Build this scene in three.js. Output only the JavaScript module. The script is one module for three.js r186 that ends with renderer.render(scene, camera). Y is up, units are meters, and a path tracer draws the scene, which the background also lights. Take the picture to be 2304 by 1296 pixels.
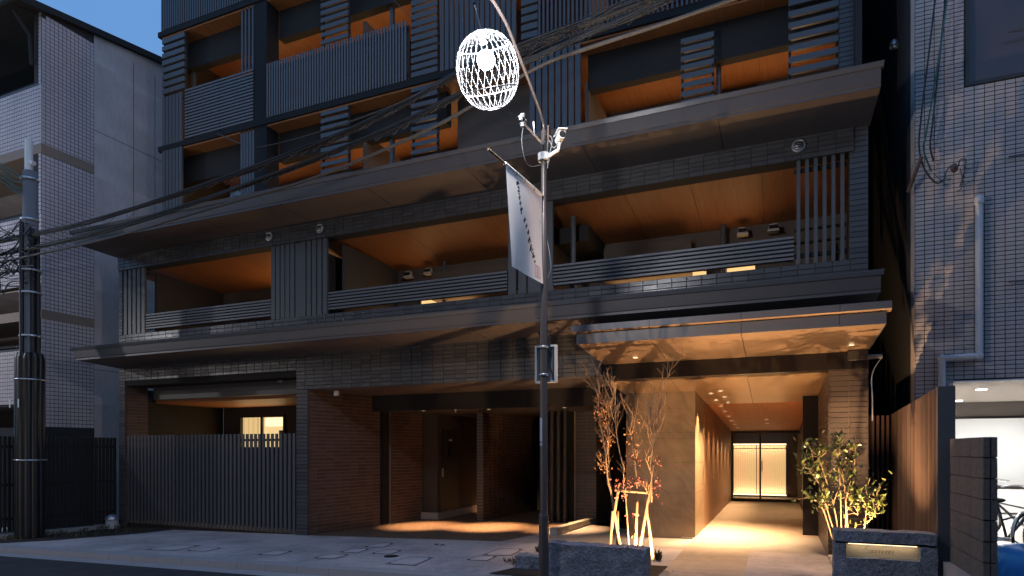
import * as THREE from 'three';
import { mergeGeometries } from 'three/addons/utils/BufferGeometryUtils.js';
import { RectAreaLightUniformsLib } from 'three/addons/lights/RectAreaLightUniformsLib.js';
RectAreaLightUniformsLib.init();

// ---------------------------------------------------------------- camera, sky, exposure
const scene = new THREE.Scene();
const FPX = 1405, YAW = Math.atan(593 / 1405), CS = Math.cos(YAW), SN = Math.sin(YAW), CAM = [0, 1.82, 10.4];
const camera = new THREE.PerspectiveCamera(2 * Math.atan(1010 / FPX) * 180 / Math.PI, 2304 / 2020, 0.1, 600);
camera.setViewOffset(2304, 2020, 0, 0, 2304, 1296);      // a shift lens: the horizon lies low in the frame
camera.position.set(...CAM);
camera.rotation.y = YAW;
camera.updateProjectionMatrix();
const renderer = new THREE.WebGLRenderer({ antialias: true });
renderer.toneMapping = THREE.LinearToneMapping;
renderer.toneMappingExposure = 1;
renderer.shadowMap.enabled = true;

{ // dusk sky, clear, a little paler towards the horizon
  const W = 512, H = 256, NS = (x, y, z) => Math.sin(x * 3.1 + 2 * Math.sin(y * 4.3 + z * 2.1)) * Math.sin(z * 2.7 + 1.6 * Math.sin(x * 5.3 - y * 3.7)), d = new Float32Array(W * H * 4);
  for (let j = 0; j < H; j++) for (let i = 0; i < W; i++) {
    const el = ((j + 0.5) / H - 0.5) * Math.PI, t = Math.max(0, Math.sin(el)), k = (j * W + i) * 4;
    const az = i / W * 6.2832, cl = 0.07 * NS(Math.cos(az) * 2, t * 5, Math.sin(az) * 2) + 0.04 * NS(Math.cos(az) * 5, t * 11, Math.sin(az) * 5), h = Math.max(0, Math.pow(1 - t, 2.2) + cl * (1 - 0.5 * t));
    d[k] = 0.105 + 0.17 * h; d[k + 1] = 0.28 + 0.23 * h; d[k + 2] = 0.64 + 0.2 * h; d[k + 3] = 1;
  }
  const t = new THREE.DataTexture(d, W, H, THREE.RGBAFormat, THREE.FloatType);
  t.mapping = THREE.EquirectangularReflectionMapping; t.magFilter = THREE.LinearFilter; t.needsUpdate = true;
  scene.background = t; scene.environment = t;
  scene.backgroundIntensity = scene.environmentIntensity = 1;
}
const sun = new THREE.DirectionalLight(new THREE.Color(1, 0.8, 0.7), 0.2);   // last glow after sunset
sun.name = 'afterglow'; sun.position.set(24, 13, 20); sun.castShadow = true; sun.shadow.radius = 60;
scene.add(sun, sun.target);

// ---------------------------------------------------------------- helpers
const V = (x, y, z) => new THREE.Vector3(x, y, z);
function ray(u, v) { const a = (u - 1152) / FPX, b = (1010 - v) / FPX; return [-SN + a * CS, b, -CS - a * SN]; }
const onZ = (u, v, z) => { const d = ray(u, v), t = (z - CAM[2]) / d[2]; return V(t * d[0], CAM[1] + t * d[1], z); };
const onX = (u, v, x) => { const d = ray(u, v), t = x / d[0]; return V(x, CAM[1] + t * d[1], CAM[2] + t * d[2]); };
const onY = (u, v, y) => { const d = ray(u, v), t = (y - CAM[1]) / d[1]; return V(t * d[0], y, CAM[2] + t * d[2]); };
const gy = (x) => 0.0215 * (Math.min(x, 2.4) + 9.07);      // the street climbs gently to the right
let seed = 7;
const rnd = () => { seed = (seed + 0x6d2b79f5) | 0; let t = Math.imul(seed ^ (seed >>> 15), 1 | seed); t = (t + Math.imul(t ^ (t >>> 7), 61 | t)) ^ t; return ((t ^ (t >>> 14)) >>> 0) / 4294967296; };
const rr = (a, b) => a + (b - a) * rnd();

const used = {};
function numbered(n) { used[n] = (used[n] ?? -1) + 1; return used[n] ? n + '_' + String(used[n]).padStart(3, '0') : n; }
function tag(o, label, category, group) { o.userData.label = label; o.userData.category = category; if (group) o.userData.group = group; return o; }
function thing(name, label, category, p = [0, 0, 0], ry = 0, group) {
  const g = new THREE.Group(); g.name = numbered(name); g.position.set(...p); g.rotation.y = ry; scene.add(g);
  return tag(g, label, category, group);
}
function sub(parent, name, label) { const g = new THREE.Group(); g.name = name; parent.add(g); if (label) g.userData.label = label; return g; }
function mesh(name, geo, mat, parent = scene) {
  if (Array.isArray(geo)) geo = geo.length > 1 ? mergeGeometries(geo.map((g) => (g.index ? g.toNonIndexed() : g))) : geo[0];
  const m = new THREE.Mesh(geo, mat); m.name = parent === scene ? numbered(name) : name; m.castShadow = m.receiveShadow = true; parent.add(m); return m;
}
function struct(name, geo, mat) { const m = mesh(name, geo, mat); m.userData.kind = 'structure'; return m; }
const CUBE = new THREE.BoxGeometry(1, 1, 1);
function bx(parent, name, mat, x0, x1, y0, y1, z0, z1) {   // plain box from the shared cube
  const m = mesh(name, CUBE, mat, parent); m.scale.set(x1 - x0, y1 - y0, z1 - z0); m.position.set((x0 + x1) / 2, (y0 + y1) / 2, (z0 + z1) / 2); return m;
}
function uvm(g) {   // uv in metres from the main direction of each face
  g = g.index ? g.toNonIndexed() : g; g.computeVertexNormals();
  const p = g.attributes.position, n = g.attributes.normal, uv = new Float32Array(p.count * 2);
  for (let i = 0; i < p.count; i++) {
    const ax = Math.abs(n.getX(i)), ay = Math.abs(n.getY(i)), az = Math.abs(n.getZ(i));
    if (ay >= ax && ay >= az) { uv[2 * i] = p.getX(i); uv[2 * i + 1] = p.getZ(i); }
    else if (ax >= az) { uv[2 * i] = p.getZ(i); uv[2 * i + 1] = p.getY(i); }
    else { uv[2 * i] = p.getX(i); uv[2 * i + 1] = p.getY(i); }
  }
  g.setAttribute('uv', new THREE.BufferAttribute(uv, 2)); return g;
}
const box = (x0, x1, y0, y1, z0, z1) => uvm(new THREE.BoxGeometry(x1 - x0, y1 - y0, z1 - z0).translate((x0 + x1) / 2, (y0 + y1) / 2, (z0 + z1) / 2));
function bu(parent, name, mat, ...r) { return mesh(name, box(...r), mat, parent); }
function hexa(c) {   // eight corners: bottom a b c d (ccw from above), top a b c d
  const q = [[0, 3, 2, 1], [4, 5, 6, 7], [0, 1, 5, 4], [1, 2, 6, 5], [2, 3, 7, 6], [3, 0, 4, 7]], pos = [];
  for (const f of q) for (const k of [0, 1, 2, 0, 2, 3]) { const p = c[f[k]]; pos.push(p.x ?? p[0], p.y ?? p[1], p.z ?? p[2]); }
  const g = new THREE.BufferGeometry(); g.setAttribute('position', new THREE.Float32BufferAttribute(pos, 3)); return uvm(g);
}
function wallPrism(a, b, t, y0, y1) {   // a wall standing along the plan line a-b, t thick to its left
  const dx = b[0] - a[0], dz = b[1] - a[1], l = Math.hypot(dx, dz), nx = -dz / l * t, nz = dx / l * t;
  const P = (p, y, o) => [p[0] + (o ? nx : 0), y, p[1] + (o ? nz : 0)];
  return hexa([P(a, y0), P(b, y0), P(b, y0, 1), P(a, y0, 1), P(a, y1), P(b, y1), P(b, y1, 1), P(a, y1, 1)]);
}
function extX(profile, x0, x1) {   // (z, y) outline drawn out along x
  const s = new THREE.Shape(profile.map(([z, y]) => new THREE.Vector2(z, y)));
  const g = new THREE.ExtrudeGeometry(s, { depth: x1 - x0, bevelEnabled: false });
  g.applyMatrix4(new THREE.Matrix4().makeBasis(V(0, 0, 1), V(0, 1, 0), V(-1, 0, 0))); g.translate(x1, 0, 0); return uvm(g);
}
const cyl = (r, h, n = 12, r2 = r) => new THREE.CylinderGeometry(r2, r, h, n);
function rod(a, b, r, n = 8, r2 = r) {
  a = a.isVector3 ? a : V(...a); b = b.isVector3 ? b : V(...b);
  const d = b.clone().sub(a), g = new THREE.CylinderGeometry(r2, r, d.length(), n);
  g.applyQuaternion(new THREE.Quaternion().setFromUnitVectors(V(0, 1, 0), d.clone().normalize())); g.translate(...a.clone().add(b).multiplyScalar(0.5).toArray()); return g;
}
function tube(pts, r, seg = 24, n = 6, closed = false) { return new THREE.TubeGeometry(new THREE.CatmullRomCurve3(pts.map((p) => (p.isVector3 ? p : V(...p))), closed, 'centripetal'), seg, r, n, closed); }

// ---------------------------------------------------------------- textures
function vnoise(sd) {
  const T = new Float32Array(256 * 256); let s = sd * 9301 + 49297;
  for (let i = 0; i < T.length; i++) { s = (Math.imul(s, 1664525) + 1013904223) | 0; T[i] = (s >>> 8) / 16777216; }
  return (x, y, per) => {   // value noise that tiles over per cells
    const xi = Math.floor(x), yi = Math.floor(y), fx = x - xi, fy = y - yi, sx = fx * fx * (3 - 2 * fx), sy = fy * fy * (3 - 2 * fy);
    const w = (a) => ((a % per) + per) % per, g = (a, b) => T[(w(a) & 255) + ((w(b) & 255) << 8)];
    return (g(xi, yi) * (1 - sx) + g(xi + 1, yi) * sx) * (1 - sy) + (g(xi, yi + 1) * (1 - sx) + g(xi + 1, yi + 1) * sx) * sy;
  };
}
const N1 = vnoise(1), N2 = vnoise(2), N3 = vnoise(3);
function tex(size, metres, fn, srgb = true) {   // fn(u, v) in 0..1 gives [r, g, b] linear, or a height
  const d = new Uint8Array(size * size * 4), enc = (c) => { c = Math.min(1, Math.max(0, c)); return 255 * (srgb ? (c <= 0.0031308 ? 12.92 * c : 1.055 * Math.pow(c, 1 / 2.4) - 0.055) : c); };
  for (let j = 0; j < size; j++) for (let i = 0; i < size; i++) {
    const c = fn(i / size, j / size), k = (j * size + i) * 4;
    for (let n = 0; n < 3; n++) d[k + n] = enc(c.length ? c[n] : c); d[k + 3] = 255;
  }
  const t = new THREE.DataTexture(d, size, size); t.wrapS = t.wrapT = THREE.RepeatWrapping; t.magFilter = THREE.LinearFilter; t.repeat.set(1 / metres, 1 / metres);
  if (srgb) t.colorSpace = THREE.SRGBColorSpace; t.needsUpdate = true; return t;
}
const mixc = (a, b, t) => a.map((x, i) => x + (b[i] - x) * t);
const std = (c, rough = 0.7, o = {}) => { const m = new THREE.MeshStandardMaterial({ roughness: rough, ...o }); m.color.setRGB(...c); return m; };

const tGrit = tex(512, 1.0, (u, v) => 0.5 * N1(u * 256, v * 256, 256) + 0.3 * N2(u * 128, v * 128, 128) + 0.2 * N3(u * 24, v * 24, 24), false);
const tPave = tex(1024, 4.0, (u, v) => { const b = N1(u * 7, v * 7, 7) * 0.65 + N2(u * 29, v * 29, 29) * 0.3 + N3(u * 90, v * 90, 90) * 0.2, s = N2(u * 256, v * 256, 256) > 0.93 ? 1.35 : 1; const sp = N3(u * 64 + 7, v * 64, 64) > 0.955 ? 0.7 : 1, k = (0.62 + 0.7 * b) * s * sp; return [0.40 * k, 0.36 * k, 0.36 * k]; });
const tRoad = tex(512, 2.0, (u, v) => { const k = 0.6 + 0.5 * N1(u * 9, v * 9, 9) + 0.5 * (N2(u * 230, v * 230, 230) - 0.5); return [0.03 * k, 0.03 * k, 0.033 * k]; });
const tAgg = tex(512, 0.9, (u, v) => { const n = N1(u * 110, v * 110, 110), k = n > 0.72 ? 2.1 : n > 0.45 ? 1 : 0.45; return [0.17 * k, 0.105 * k, 0.066 * k]; });
const tAggB = tex(512, 0.9, (u, v) => N1(u * 110, v * 110, 110), false);
const tFloor = tex(512, 1.2, (u, v) => { const k = 0.78 + 0.28 * N1(u * 200, v * 200, 200) + 0.18 * (N2(u * 12, v * 12, 12) - 0.5); return [0.40 * k, 0.33 * k, 0.265 * k]; });
const tWood = tex(512, 2.0, (u, v) => { const g = N1(u * 120, v * 5, 120) * 0.5 + N2(u * 40 + N3(u * 4, v * 4, 4) * 2, v * 3, 256) * 0.5, k = 0.82 + 0.36 * g; return [0.38 * k, 0.145 * k, 0.046 * k]; });
const tWall = tex(512, 2.4, (u, v) => { const g = N1(u * 150, v * 6, 150) * 0.6 + N2(u * 30, v * 4, 30) * 0.4, k = 0.6 + 0.75 * g; return [0.24 * k, 0.118 * k, 0.058 * k]; });
const tStone = tex(512, 1.6, (u, v) => { const a = u + v, b = N1(u * 10, v * 10, 10), s = N2(a * 28 + b * 3, (u - v) * 5, 256), k = 0.66 + 0.3 * b + 0.26 * s + 0.14 * (N3(u * 200, v * 200, 200) - 0.5); return [0.22 * k, 0.155 * k, 0.098 * k]; });
const tGran = tex(512, 0.7, (u, v) => { const a = N1(u * 120, v * 120, 120), b = N2(u * 40, v * 40, 40), c = N3(u * 8, v * 8, 8), k = 0.45 + 0.5 * b + 0.35 * c + (a > 0.78 ? 0.5 : a < 0.2 ? -0.35 : 0); return [0.20 * k, 0.215 * k, 0.25 * k]; });
const tGranB = tex(512, 0.7, (u, v) => 0.45 * N2(u * 24, v * 24, 24) + 0.35 * N1(u * 70, v * 70, 70) + 0.2 * N3(u * 150, v * 150, 150), false);
const tStucco = tex(512, 3.0, (u, v) => { const k = 0.8 + 0.22 * N1(u * 5, v * 9, 45) + 0.12 * N2(u * 60, v * 20, 60) + 0.08 * N3(u * 200, v * 200, 200); return [0.52 * k, 0.46 * k, 0.44 * k]; });
const tBlock = tex(512, 0.4, (u, v) => { const k = 0.6 + 0.7 * N1(u * 90, v * 90, 90) * N2(u * 30, v * 30, 30) + 0.2 * N3(u * 5, v * 5, 5); return [0.15 * k, 0.128 * k, 0.112 * k]; });
const tSoil = tex(512, 0.8, (u, v) => { const k = 0.4 + N1(u * 60, v * 60, 60) * 0.9; return [0.05 * k, 0.036 * k, 0.024 * k]; });
const tPanel = tex(512, 2.0, (u, v) => { const k = 0.88 + 0.16 * N1(u * 6, v * 6, 6) + 0.1 * N2(u * 40, v * 40, 40); return [k, k, k]; });
const tBark = tex(256, 0.3, (u, v) => { const k = 0.6 + 0.8 * N1(u * 20, v * 60, 60); return [0.21 * k, 0.145 * k, 0.085 * k]; });

// ---------------------------------------------------------------- materials
const M = {
  slat: std([0.08, 0.08, 0.084], 0.4, { roughnessMap: tPanel }),
  slatRail: std([0.13, 0.128, 0.132], 0.4, { roughnessMap: tPanel }),
  slatDark: std([0.022, 0.019, 0.017], 0.85),
  fasc: std([0.078, 0.068, 0.066], 0.45, { map: tPanel }),
  soffit: std([0.105, 0.084, 0.075], 0.6, { map: tPanel }),
  roofMetal: std([0.085, 0.085, 0.092], 0.35),
  black: std([0.007, 0.007, 0.007], 0.85),
  joint: std([0.04, 0.037, 0.034], 0.9),
  boardGrey: std([0.05, 0.049, 0.05], 0.8),
  jointBrown: std([0.085, 0.066, 0.054], 0.9),
  jointPale: std([0.27, 0.22, 0.18], 0.9),
  bronze: std([0.46, 0.30, 0.17], 0.33, { metalness: 0.5, map: tPanel }),
  canopy: std([0.27, 0.18, 0.115], 0.4, { metalness: 0.35, map: tPanel }),
  canopyEdge: std([0.15, 0.15, 0.157], 0.36, { metalness: 0.4 }),
  lintel: std([0.012, 0.009, 0.008], 0.3),
  wood: std([1, 1, 1], 0.55, { map: tWood }),
  wallWood: std([1, 1, 1], 0.5, { map: tWall }),
  stone: std([1, 1, 1], 0.42, { map: tStone, bumpMap: tGrit, bumpScale: 0.001 }),
  floor: std([1, 1, 1], 0.62, { map: tFloor }),
  plaster: std([0.12, 0.092, 0.075], 0.85, { map: tPanel }),
  dim: std([0.05, 0.042, 0.036], 0.8),
  pave: std([1, 1, 1], 0.85, { map: tPave, bumpMap: tGrit, bumpScale: 0.006 }),
  road: std([1, 1, 1], 0.9, { map: tRoad, bumpMap: tGrit, bumpScale: 0.006 }),
  agg: std([1, 1, 1], 0.75, { map: tAgg, bumpMap: tAggB, bumpScale: 0.006 }),
  kerb: std([0.33, 0.31, 0.31], 0.85, { map: tPanel, bumpMap: tGrit, bumpScale: 0.003 }),
  conc: std([0.34, 0.31, 0.285], 0.85, { map: tPanel, bumpMap: tGrit, bumpScale: 0.002 }),
  gran: std([1, 1, 1], 0.8, { map: tGran, bumpMap: tGranB, bumpScale: 0.014 }),
  stucco: std([1, 1, 1], 0.9, { map: tStucco }),
  darkStucco: std([0.03, 0.029, 0.03], 0.95),
  block: std([1, 1, 1], 0.95, { map: tBlock, bumpMap: tGrit, bumpScale: 0.006 }),
  soil: std([1, 1, 1], 1, { map: tSoil, bumpMap: tGrit, bumpScale: 0.03 }),
  fenceWood: std([0.12, 0.06, 0.042], 0.6),
  poleBrown: std([0.1, 0.08, 0.072], 0.36, { metalness: 0.2 }),
  steel: std([0.55, 0.56, 0.58], 0.35, { metalness: 0.8 }),
  white: std([0.74, 0.73, 0.7], 0.5),
  whiteWire: std([0.22, 0.225, 0.23], 0.5),
  cable: std([0.018, 0.018, 0.02], 0.55),
  cableGrey: std([0.07, 0.065, 0.06], 0.6),
  cableGreen: std([0.02, 0.09, 0.075], 0.5),
  concPole: std([0.16, 0.18, 0.21], 0.8, { bumpMap: tGrit, bumpScale: 0.003 }),
  bark: std([1, 1, 1], 0.85, { map: tBark }),
  stake: std([0.16, 0.11, 0.056], 0.8),
  pvc: std([0.42, 0.44, 0.47], 0.5),
  frame: std([0.045, 0.04, 0.038], 0.4, { metalness: 0.4 }),
  acWhite: std([0.5, 0.47, 0.42], 0.6),
  lamp: new THREE.MeshStandardMaterial({ color: 0x111111, emissive: new THREE.Color(1, 0.72, 0.42), emissiveIntensity: 3.2 }),
  lampWhite: new THREE.MeshStandardMaterial({ color: 0x222222, emissive: new THREE.Color(1, 0.96, 0.88), emissiveIntensity: 6 }),
  curtain: new THREE.MeshStandardMaterial({ color: 0x8a6a40, roughness: 0.9, emissive: new THREE.Color(1, 0.62, 0.25), emissiveIntensity: 1.1 }),
  room: new THREE.MeshStandardMaterial({ color: 0x8a7a60, roughness: 0.9, emissive: new THREE.Color(1, 0.70, 0.30), emissiveIntensity: 1.7 }),
  glass: new THREE.MeshPhysicalMaterial({ color: 0xffffff, roughness: 0.03, transmission: 1, thickness: 0, ior: 1.5 }),
};

// ---------------------------------------------------------------- ground
function groundGrid(x0, x1, z0, z1, lift, nx = 40, nz = 8) {
  const g = new THREE.PlaneGeometry(1, 1, nx, nz).toNonIndexed(), p = g.attributes.position;
  for (let i = 0; i < p.count; i++) { const x = x0 + (p.getX(i) + 0.5) * (x1 - x0), z = z0 + (0.5 - p.getY(i)) * (z1 - z0); p.setXYZ(i, x, gy(x) + lift, z); }
  return uvm(g);
}
const KZ = 3.05;
struct('road', groundGrid(-300, 300, KZ, 60, -0.1, 300, 4), M.road);
struct('pavement', groundGrid(-40, 30, -0.25, KZ - 0.28, 0, 140, 4), M.pave);
struct('ground', groundGrid(-300, 300, -300, KZ - 0.3, -0.16, 300, 8), M.soil);
{ // kerb stones and the narrow gutter strip in front of them
  const k = sub(scene, 'kerb'); k.userData.kind = 'structure';
  for (let i = 0; i < 44; i++) {
    const x0 = -19.2 + i * 0.6, x1 = x0 + 0.592, y = gy(x0 + 0.3);
    mesh('kerb_stone', hexa([[x0, y - 0.2, KZ + 0.02], [x1, y - 0.2, KZ + 0.02], [x1, y - 0.2, KZ - 0.16], [x0, y - 0.2, KZ - 0.16], [x0, gy(x0) + 0.006, KZ - 0.01], [x1, gy(x1) + 0.006, KZ - 0.01], [x1, gy(x1) + 0.008, KZ - 0.158], [x0, gy(x0) + 0.008, KZ - 0.158]]), M.kerb, k);
  }
  for (let i = 0; i < 44; i++) {
    const x0 = -19.2 + i * 0.6, x1 = x0 + 0.59;
    mesh('edging_stone', hexa([[x0, gy(x0) - 0.1, KZ - 0.165], [x1, gy(x1) - 0.1, KZ - 0.165], [x1, gy(x1) - 0.1, KZ - 0.285], [x0, gy(x0) - 0.1, KZ - 0.285], [x0, gy(x0) + 0.001, KZ - 0.165], [x1, gy(x1) + 0.001, KZ - 0.165], [x1, gy(x1) + 0.002, KZ - 0.285], [x0, gy(x0) + 0.002, KZ - 0.285]]), M.kerb, k);
  }
  const gut = struct('gutter', groundGrid(-40, 30, KZ + 0.02, KZ + 0.3, -0.094, 140, 1), M.kerb);
}
{ // parking floor of brown exposed aggregate, entrance walk of pale stone
  const fl = (pts, h = 0.004) => { const s = new THREE.Shape(pts.map(([x, z]) => new THREE.Vector2(x, -z))); const g = new THREE.ShapeGeometry(s).toNonIndexed(); g.rotateX(-Math.PI / 2); const p = g.attributes.position; for (let i = 0; i < p.count; i++) p.setY(i, gy(p.getX(i)) + h); return uvm(g); };
  struct('parking_floor', fl([[-9.2, -0.02], [-4.72, -0.26], [-4.26, -1.9], [-3.9, -3.3], [-3.9, -6.6], [-9.2, -6.6]], 0.006), M.agg);
  struct('apron', fl([[-4.72, -0.26], [-4.68, -0.2], [1.75, -0.24], [1.75, -0.3], [0.75, -0.3], [0.75, -2.4], [-2.6, -2.4], [-3.88, -3.3], [-4.26, -1.9]], 0.004), M.conc);
}

// ---------------------------------------------------------------- entrance walk
const CE = -8.4;                                   // corridor end
const walkY = (z) => 0.175 + 0.165 * Math.min(1, Math.max(0, (-1 - z) / (-1 - CE)));
const corrL = (z) => -1.357 + (-1.45 - z) / (-1.45 - CE) * 0.2;
const corrR = (z) => 0.47 + (-2.4 - z) / (-2.4 - CE) * 0.2;
{
  const w = sub(scene, 'entrance_walk'); w.userData.kind = 'structure';
  const rows = [2.72, 1.9, 0.95, 0.0, -1.4, -2.4, -3.9, -5.4, -6.9, CE - 0.05];
  for (let i = 0; i < rows.length - 1; i++) {
    const z1 = rows[i] - 0.004, z0 = rows[i + 1] + 0.004;
    const xl = i < 4 ? -1.38 : -1.6, xr = i < 4 ? 0.7 : i < 5 ? 0.745 : 0.72;
    const y0 = walkY(z0) + 0.012, y1 = walkY(z1) + 0.012;
    mesh('paving_slab', hexa([[xl, y1 - 0.2, z1], [xr, y1 - 0.2, z1], [xr, y0 - 0.2, z0], [xl, y0 - 0.2, z0], [xl, y1, z1], [xr, y1, z1], [xr, y0, z0], [xl, y0, z0]]), M.floor, w);
  }
  bx(w, 'bedding', M.joint, -1.37, 0.69, -0.1, 0.15, CE, 2.7);
}

// ---------------------------------------------------------------- the apartment building
const B = thing('apartment_building', 'dark tiled multi-storey apartment building with slatted balconies and a lit entrance passage', 'building');
const XL = -14.9, XR = 1.247, ZU = -1.1;
// face tiles are collected here, the 290 that show largest become parts of their own, the rest one part
const TW = 0.235, TH = 0.0785, GAP = 0.009, tiles = [];
function chamfered(w, h, d, c) {   // tile with a bevelled front, standing on z = 0
  const a = w / 2, b = h / 2, P = [[-a, -b, 0], [a, -b, 0], [a, b, 0], [-a, b, 0], [-a, -b, d - c], [a, -b, d - c], [a, b, d - c], [-a, b, d - c], [-a + c, -b + c, d], [a - c, -b + c, d], [a - c, b - c, d], [-a + c, b - c, d]];
  const F = [[8, 9, 10, 11], [4, 5, 9, 8], [5, 6, 10, 9], [6, 7, 11, 10], [7, 4, 8, 11], [0, 1, 5, 4], [1, 2, 6, 5], [2, 3, 7, 6], [3, 0, 4, 7]], pos = [];
  for (const f of F) for (const k of [0, 1, 2, 0, 2, 3]) pos.push(...P[f[k]]);
  const g = new THREE.BufferGeometry(); g.setAttribute('position', new THREE.Float32BufferAttribute(pos, 3)); g.computeVertexNormals();
  const uv = new Float32Array(pos.length / 3 * 2); for (let i = 0; i < uv.length / 2; i++) { uv[2 * i] = pos[3 * i]; uv[2 * i + 1] = pos[3 * i + 1]; } g.setAttribute('uv', new THREE.BufferAttribute(uv, 2)); return g;
}
const tileGeo = chamfered(TW - GAP, TH - GAP, 0.012, 0.003);
const tileTones = { facade: [], brown: [], pier: [] };
for (const k of [0.9, 0.96, 1, 1.04, 1.1]) {
  tileTones.facade.push(std([0.066 * k, 0.064 * k, 0.068 * k], 0.26 + 0.06 * rnd(), { bumpMap: tGrit, bumpScale: 0.0006 }));
  tileTones.brown.push(std([0.1 * (2.2 * k - 1.2), 0.062 * (2.2 * k - 1.2), 0.048 * (2.2 * k - 1.2)], 0.5));
  tileTones.pier.push(std([0.056 * k, 0.041 * k, 0.035 * k], 0.42));
}
// a field of tiles on a wall: o = lower left corner, ux = unit vector along the wall, n = outward normal
function tileField(o, ux, n, W, H, kind, jitter = 0) {
  const nc = Math.max(1, Math.round(W / TW)), nr = Math.max(1, Math.round(H / TH)), pw = W / nc, ph = H / nr;
  const basis = new THREE.Matrix4().makeBasis(ux, V(0, 1, 0), n);
  for (let r = 0; r < nr; r++) for (let c = 0; c < nc; c++) {
    const p = o.clone().addScaledVector(ux, (c + 0.5) * pw).add(V(0, (r + 0.5) * ph, 0)).addScaledVector(n, jitter * rnd());
    const m = basis.clone().scale(V(pw / TW, ph / TH, 1)).setPosition(p);
    const dz = CAM[2] - p.z, dx = p.x, depth = dz * CS - dx * SN * 1, u = 1152 + FPX * (dx * CS + dz * SN * 1 - 0) / Math.max(depth, 0.1);
    const fwd = -SN * p.x + CS * (CAM[2] - p.z), rgt = CS * p.x - SN * (p.z - CAM[2]) * 1;
    const su = 1152 + FPX * (CS * p.x + SN * (CAM[2] - p.z)) / fwd, sv = 1010 - FPX * (p.y - CAM[1]) / fwd;
    const facing = Math.max(0, n.dot(V(-p.x, CAM[1] - p.y, CAM[2] - p.z).normalize()));
    const seen = su > 0 && su < 2304 && sv > 0 && sv < 1296;
    tiles.push({ m, kind, tone: Math.floor(rnd() * 5), size: seen ? facing / (fwd * fwd) * (kind === 'brown' ? 0.2 : 1) : -1 });
  }
}
const XP = V(1, 0, 0), ZP = V(0, 0, 1);
// front wall: mortar backing and its tiles
function tiledWall(x0, x1, y0, y1, z = 0, depth = 0.25, kind = 'facade', name = 'wall') {
  bx(B, name, kind === 'facade' ? M.joint : M.jointBrown, x0, x1, y0, y1, z - depth, z - 0.012);
  tileField(V(x0, y0, z - 0.0125), XP, ZP, x1 - x0, y1 - y0, kind);
}
tiledWall(XL, -9.35, 3.48, 3.84);                     // above the fence bay
tiledWall(-9.349, -2.72, 3.07, 3.84);                 // above the parking
tiledWall(-2.72, XR - 0.002, 3.26, 3.84);             // behind the canopy
tiledWall(XL, -14.67, -0.15, 3.478);                  // left corner
tiledWall(-9.35, -9.04, -0.02, 3.068, 0, 0.3);        // pillar between fence and parking
tiledWall(0.735, XR, 0.1, 2.985, 0.0, 0.7, 'pier');   // brick pillar right of the entrance
tiledWall(XL, XR, 4.28, 4.612, 0, 0.2);               // parapet of the first balconies
tiledWall(XL, 1.06, 6.19, 6.56, 0.03, 0.28);          // lintel under the upper eave
tiledWall(1.0, XR, 4.614, 6.56, 0, 0.25);             // right pier
bx(B, 'pillar_cap', M.fasc, 0.73, XR, 2.987, 2.998, -0.4, 0.004);
tiledWall(XL, -14.776, 4.614, 6.188, 0, 0.15);        // left edge of the balcony storey
// the inner faces of the entrance pillar and of the parking walls
tileField(V(0.7345, 0.1, -2.4), V(0, 0, 1), V(-1, 0, 0), 2.4, 2.85, 'pier');
bx(B, 'wall', M.jointBrown, 0.7348, 0.9, 0.1, 2.97, -2.4, -0.702);
function brickWallLine(a, b, y0, y1, t = 0.22) {   // wall in plan from a to b, bricks on its right-hand side as seen from above going a to b
  const d = V(b[0] - a[0], 0, b[1] - a[1]), l = d.length(); d.normalize();
  const n = V(-d.z, 0, d.x);
  mesh('wall', wallPrism([a[0] - n.x * 0.012, a[1] - n.z * 0.012], [b[0] - n.x * 0.012, b[1] - n.z * 0.012], -t, y0, y1), M.jointPale, B);
  tileField(V(a[0], y0, a[1]).addScaledVector(n, -0.0125), d, n, l, y1 - y0, 'brown', 0.002);
}
brickWallLine([-9.04, -0.02], [-8.67, -2.08], -0.02, 3.06);
brickWallLine([-8.55, -2.34], [-8.34, -3.46], -0.02, 2.8);
bu(B, 'pipe_recess', M.black, -8.95, -8.6, -0.1, 2.8, -2.34, -2.1);
// middle wall with its end face towards the street
brickWallLine([-6.61, -3.44], [-6.3, -6.4], 0, 2.8, 0.17);
tileField(V(-6.775, 0, -3.432), XP, ZP, 0.165, 2.8, 'pier'); bx(B, 'wall', M.jointPale, -6.775, -6.61, 0, 2.8, -3.6, -3.434);
// wall beside the inner ramp
tileField(V(-4.36, 0.05, -3.8), XP, ZP, 0.5, 2.75, 'pier'); bx(B, 'wall', M.jointPale, -4.8, -3.86, 0, 2.8, -3.95, -3.802);
brickWallLine([-3.86, -3.82], [-3.72, -5.0], 0.05, 2.8, 0.2);
bx(B, 'wall', M.dim, -9.5, -3.5, -0.1, 3.06, -6.8, -6.55);            // back wall of the parking
bx(B, 'wall', M.dim, -9.3, -8.45, -0.1, 2.8, -6.5, -3.62);
{ // plant room with its door on a raised plinth
  bu(B, 'plinth', M.conc, -8.5, -7.86, -0.1, 0.2, -6.5, -3.4);
  bx(B, 'wall', M.dim, -8.4, -7.93, 0.2, 2.8, -6.5, -3.5);
  const d = bx(B, 'door', M.frame, -7.93, -7.9, 0.22, 2.3, -4.6, -3.62);
  bx(B, 'handle', M.steel, -7.9, -7.87, 1.1, 1.32, -3.72, -3.69);
  for (const z of [-4.02, -4.2]) bx(B, 'notice', M.black, -7.9, -7.895, 1.62, 1.98, z - 0.07, z + 0.07);
  bx(B, 'notice', M.white, -7.9, -7.894, 2.03, 2.07, -4.22, -4.06);
}
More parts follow.
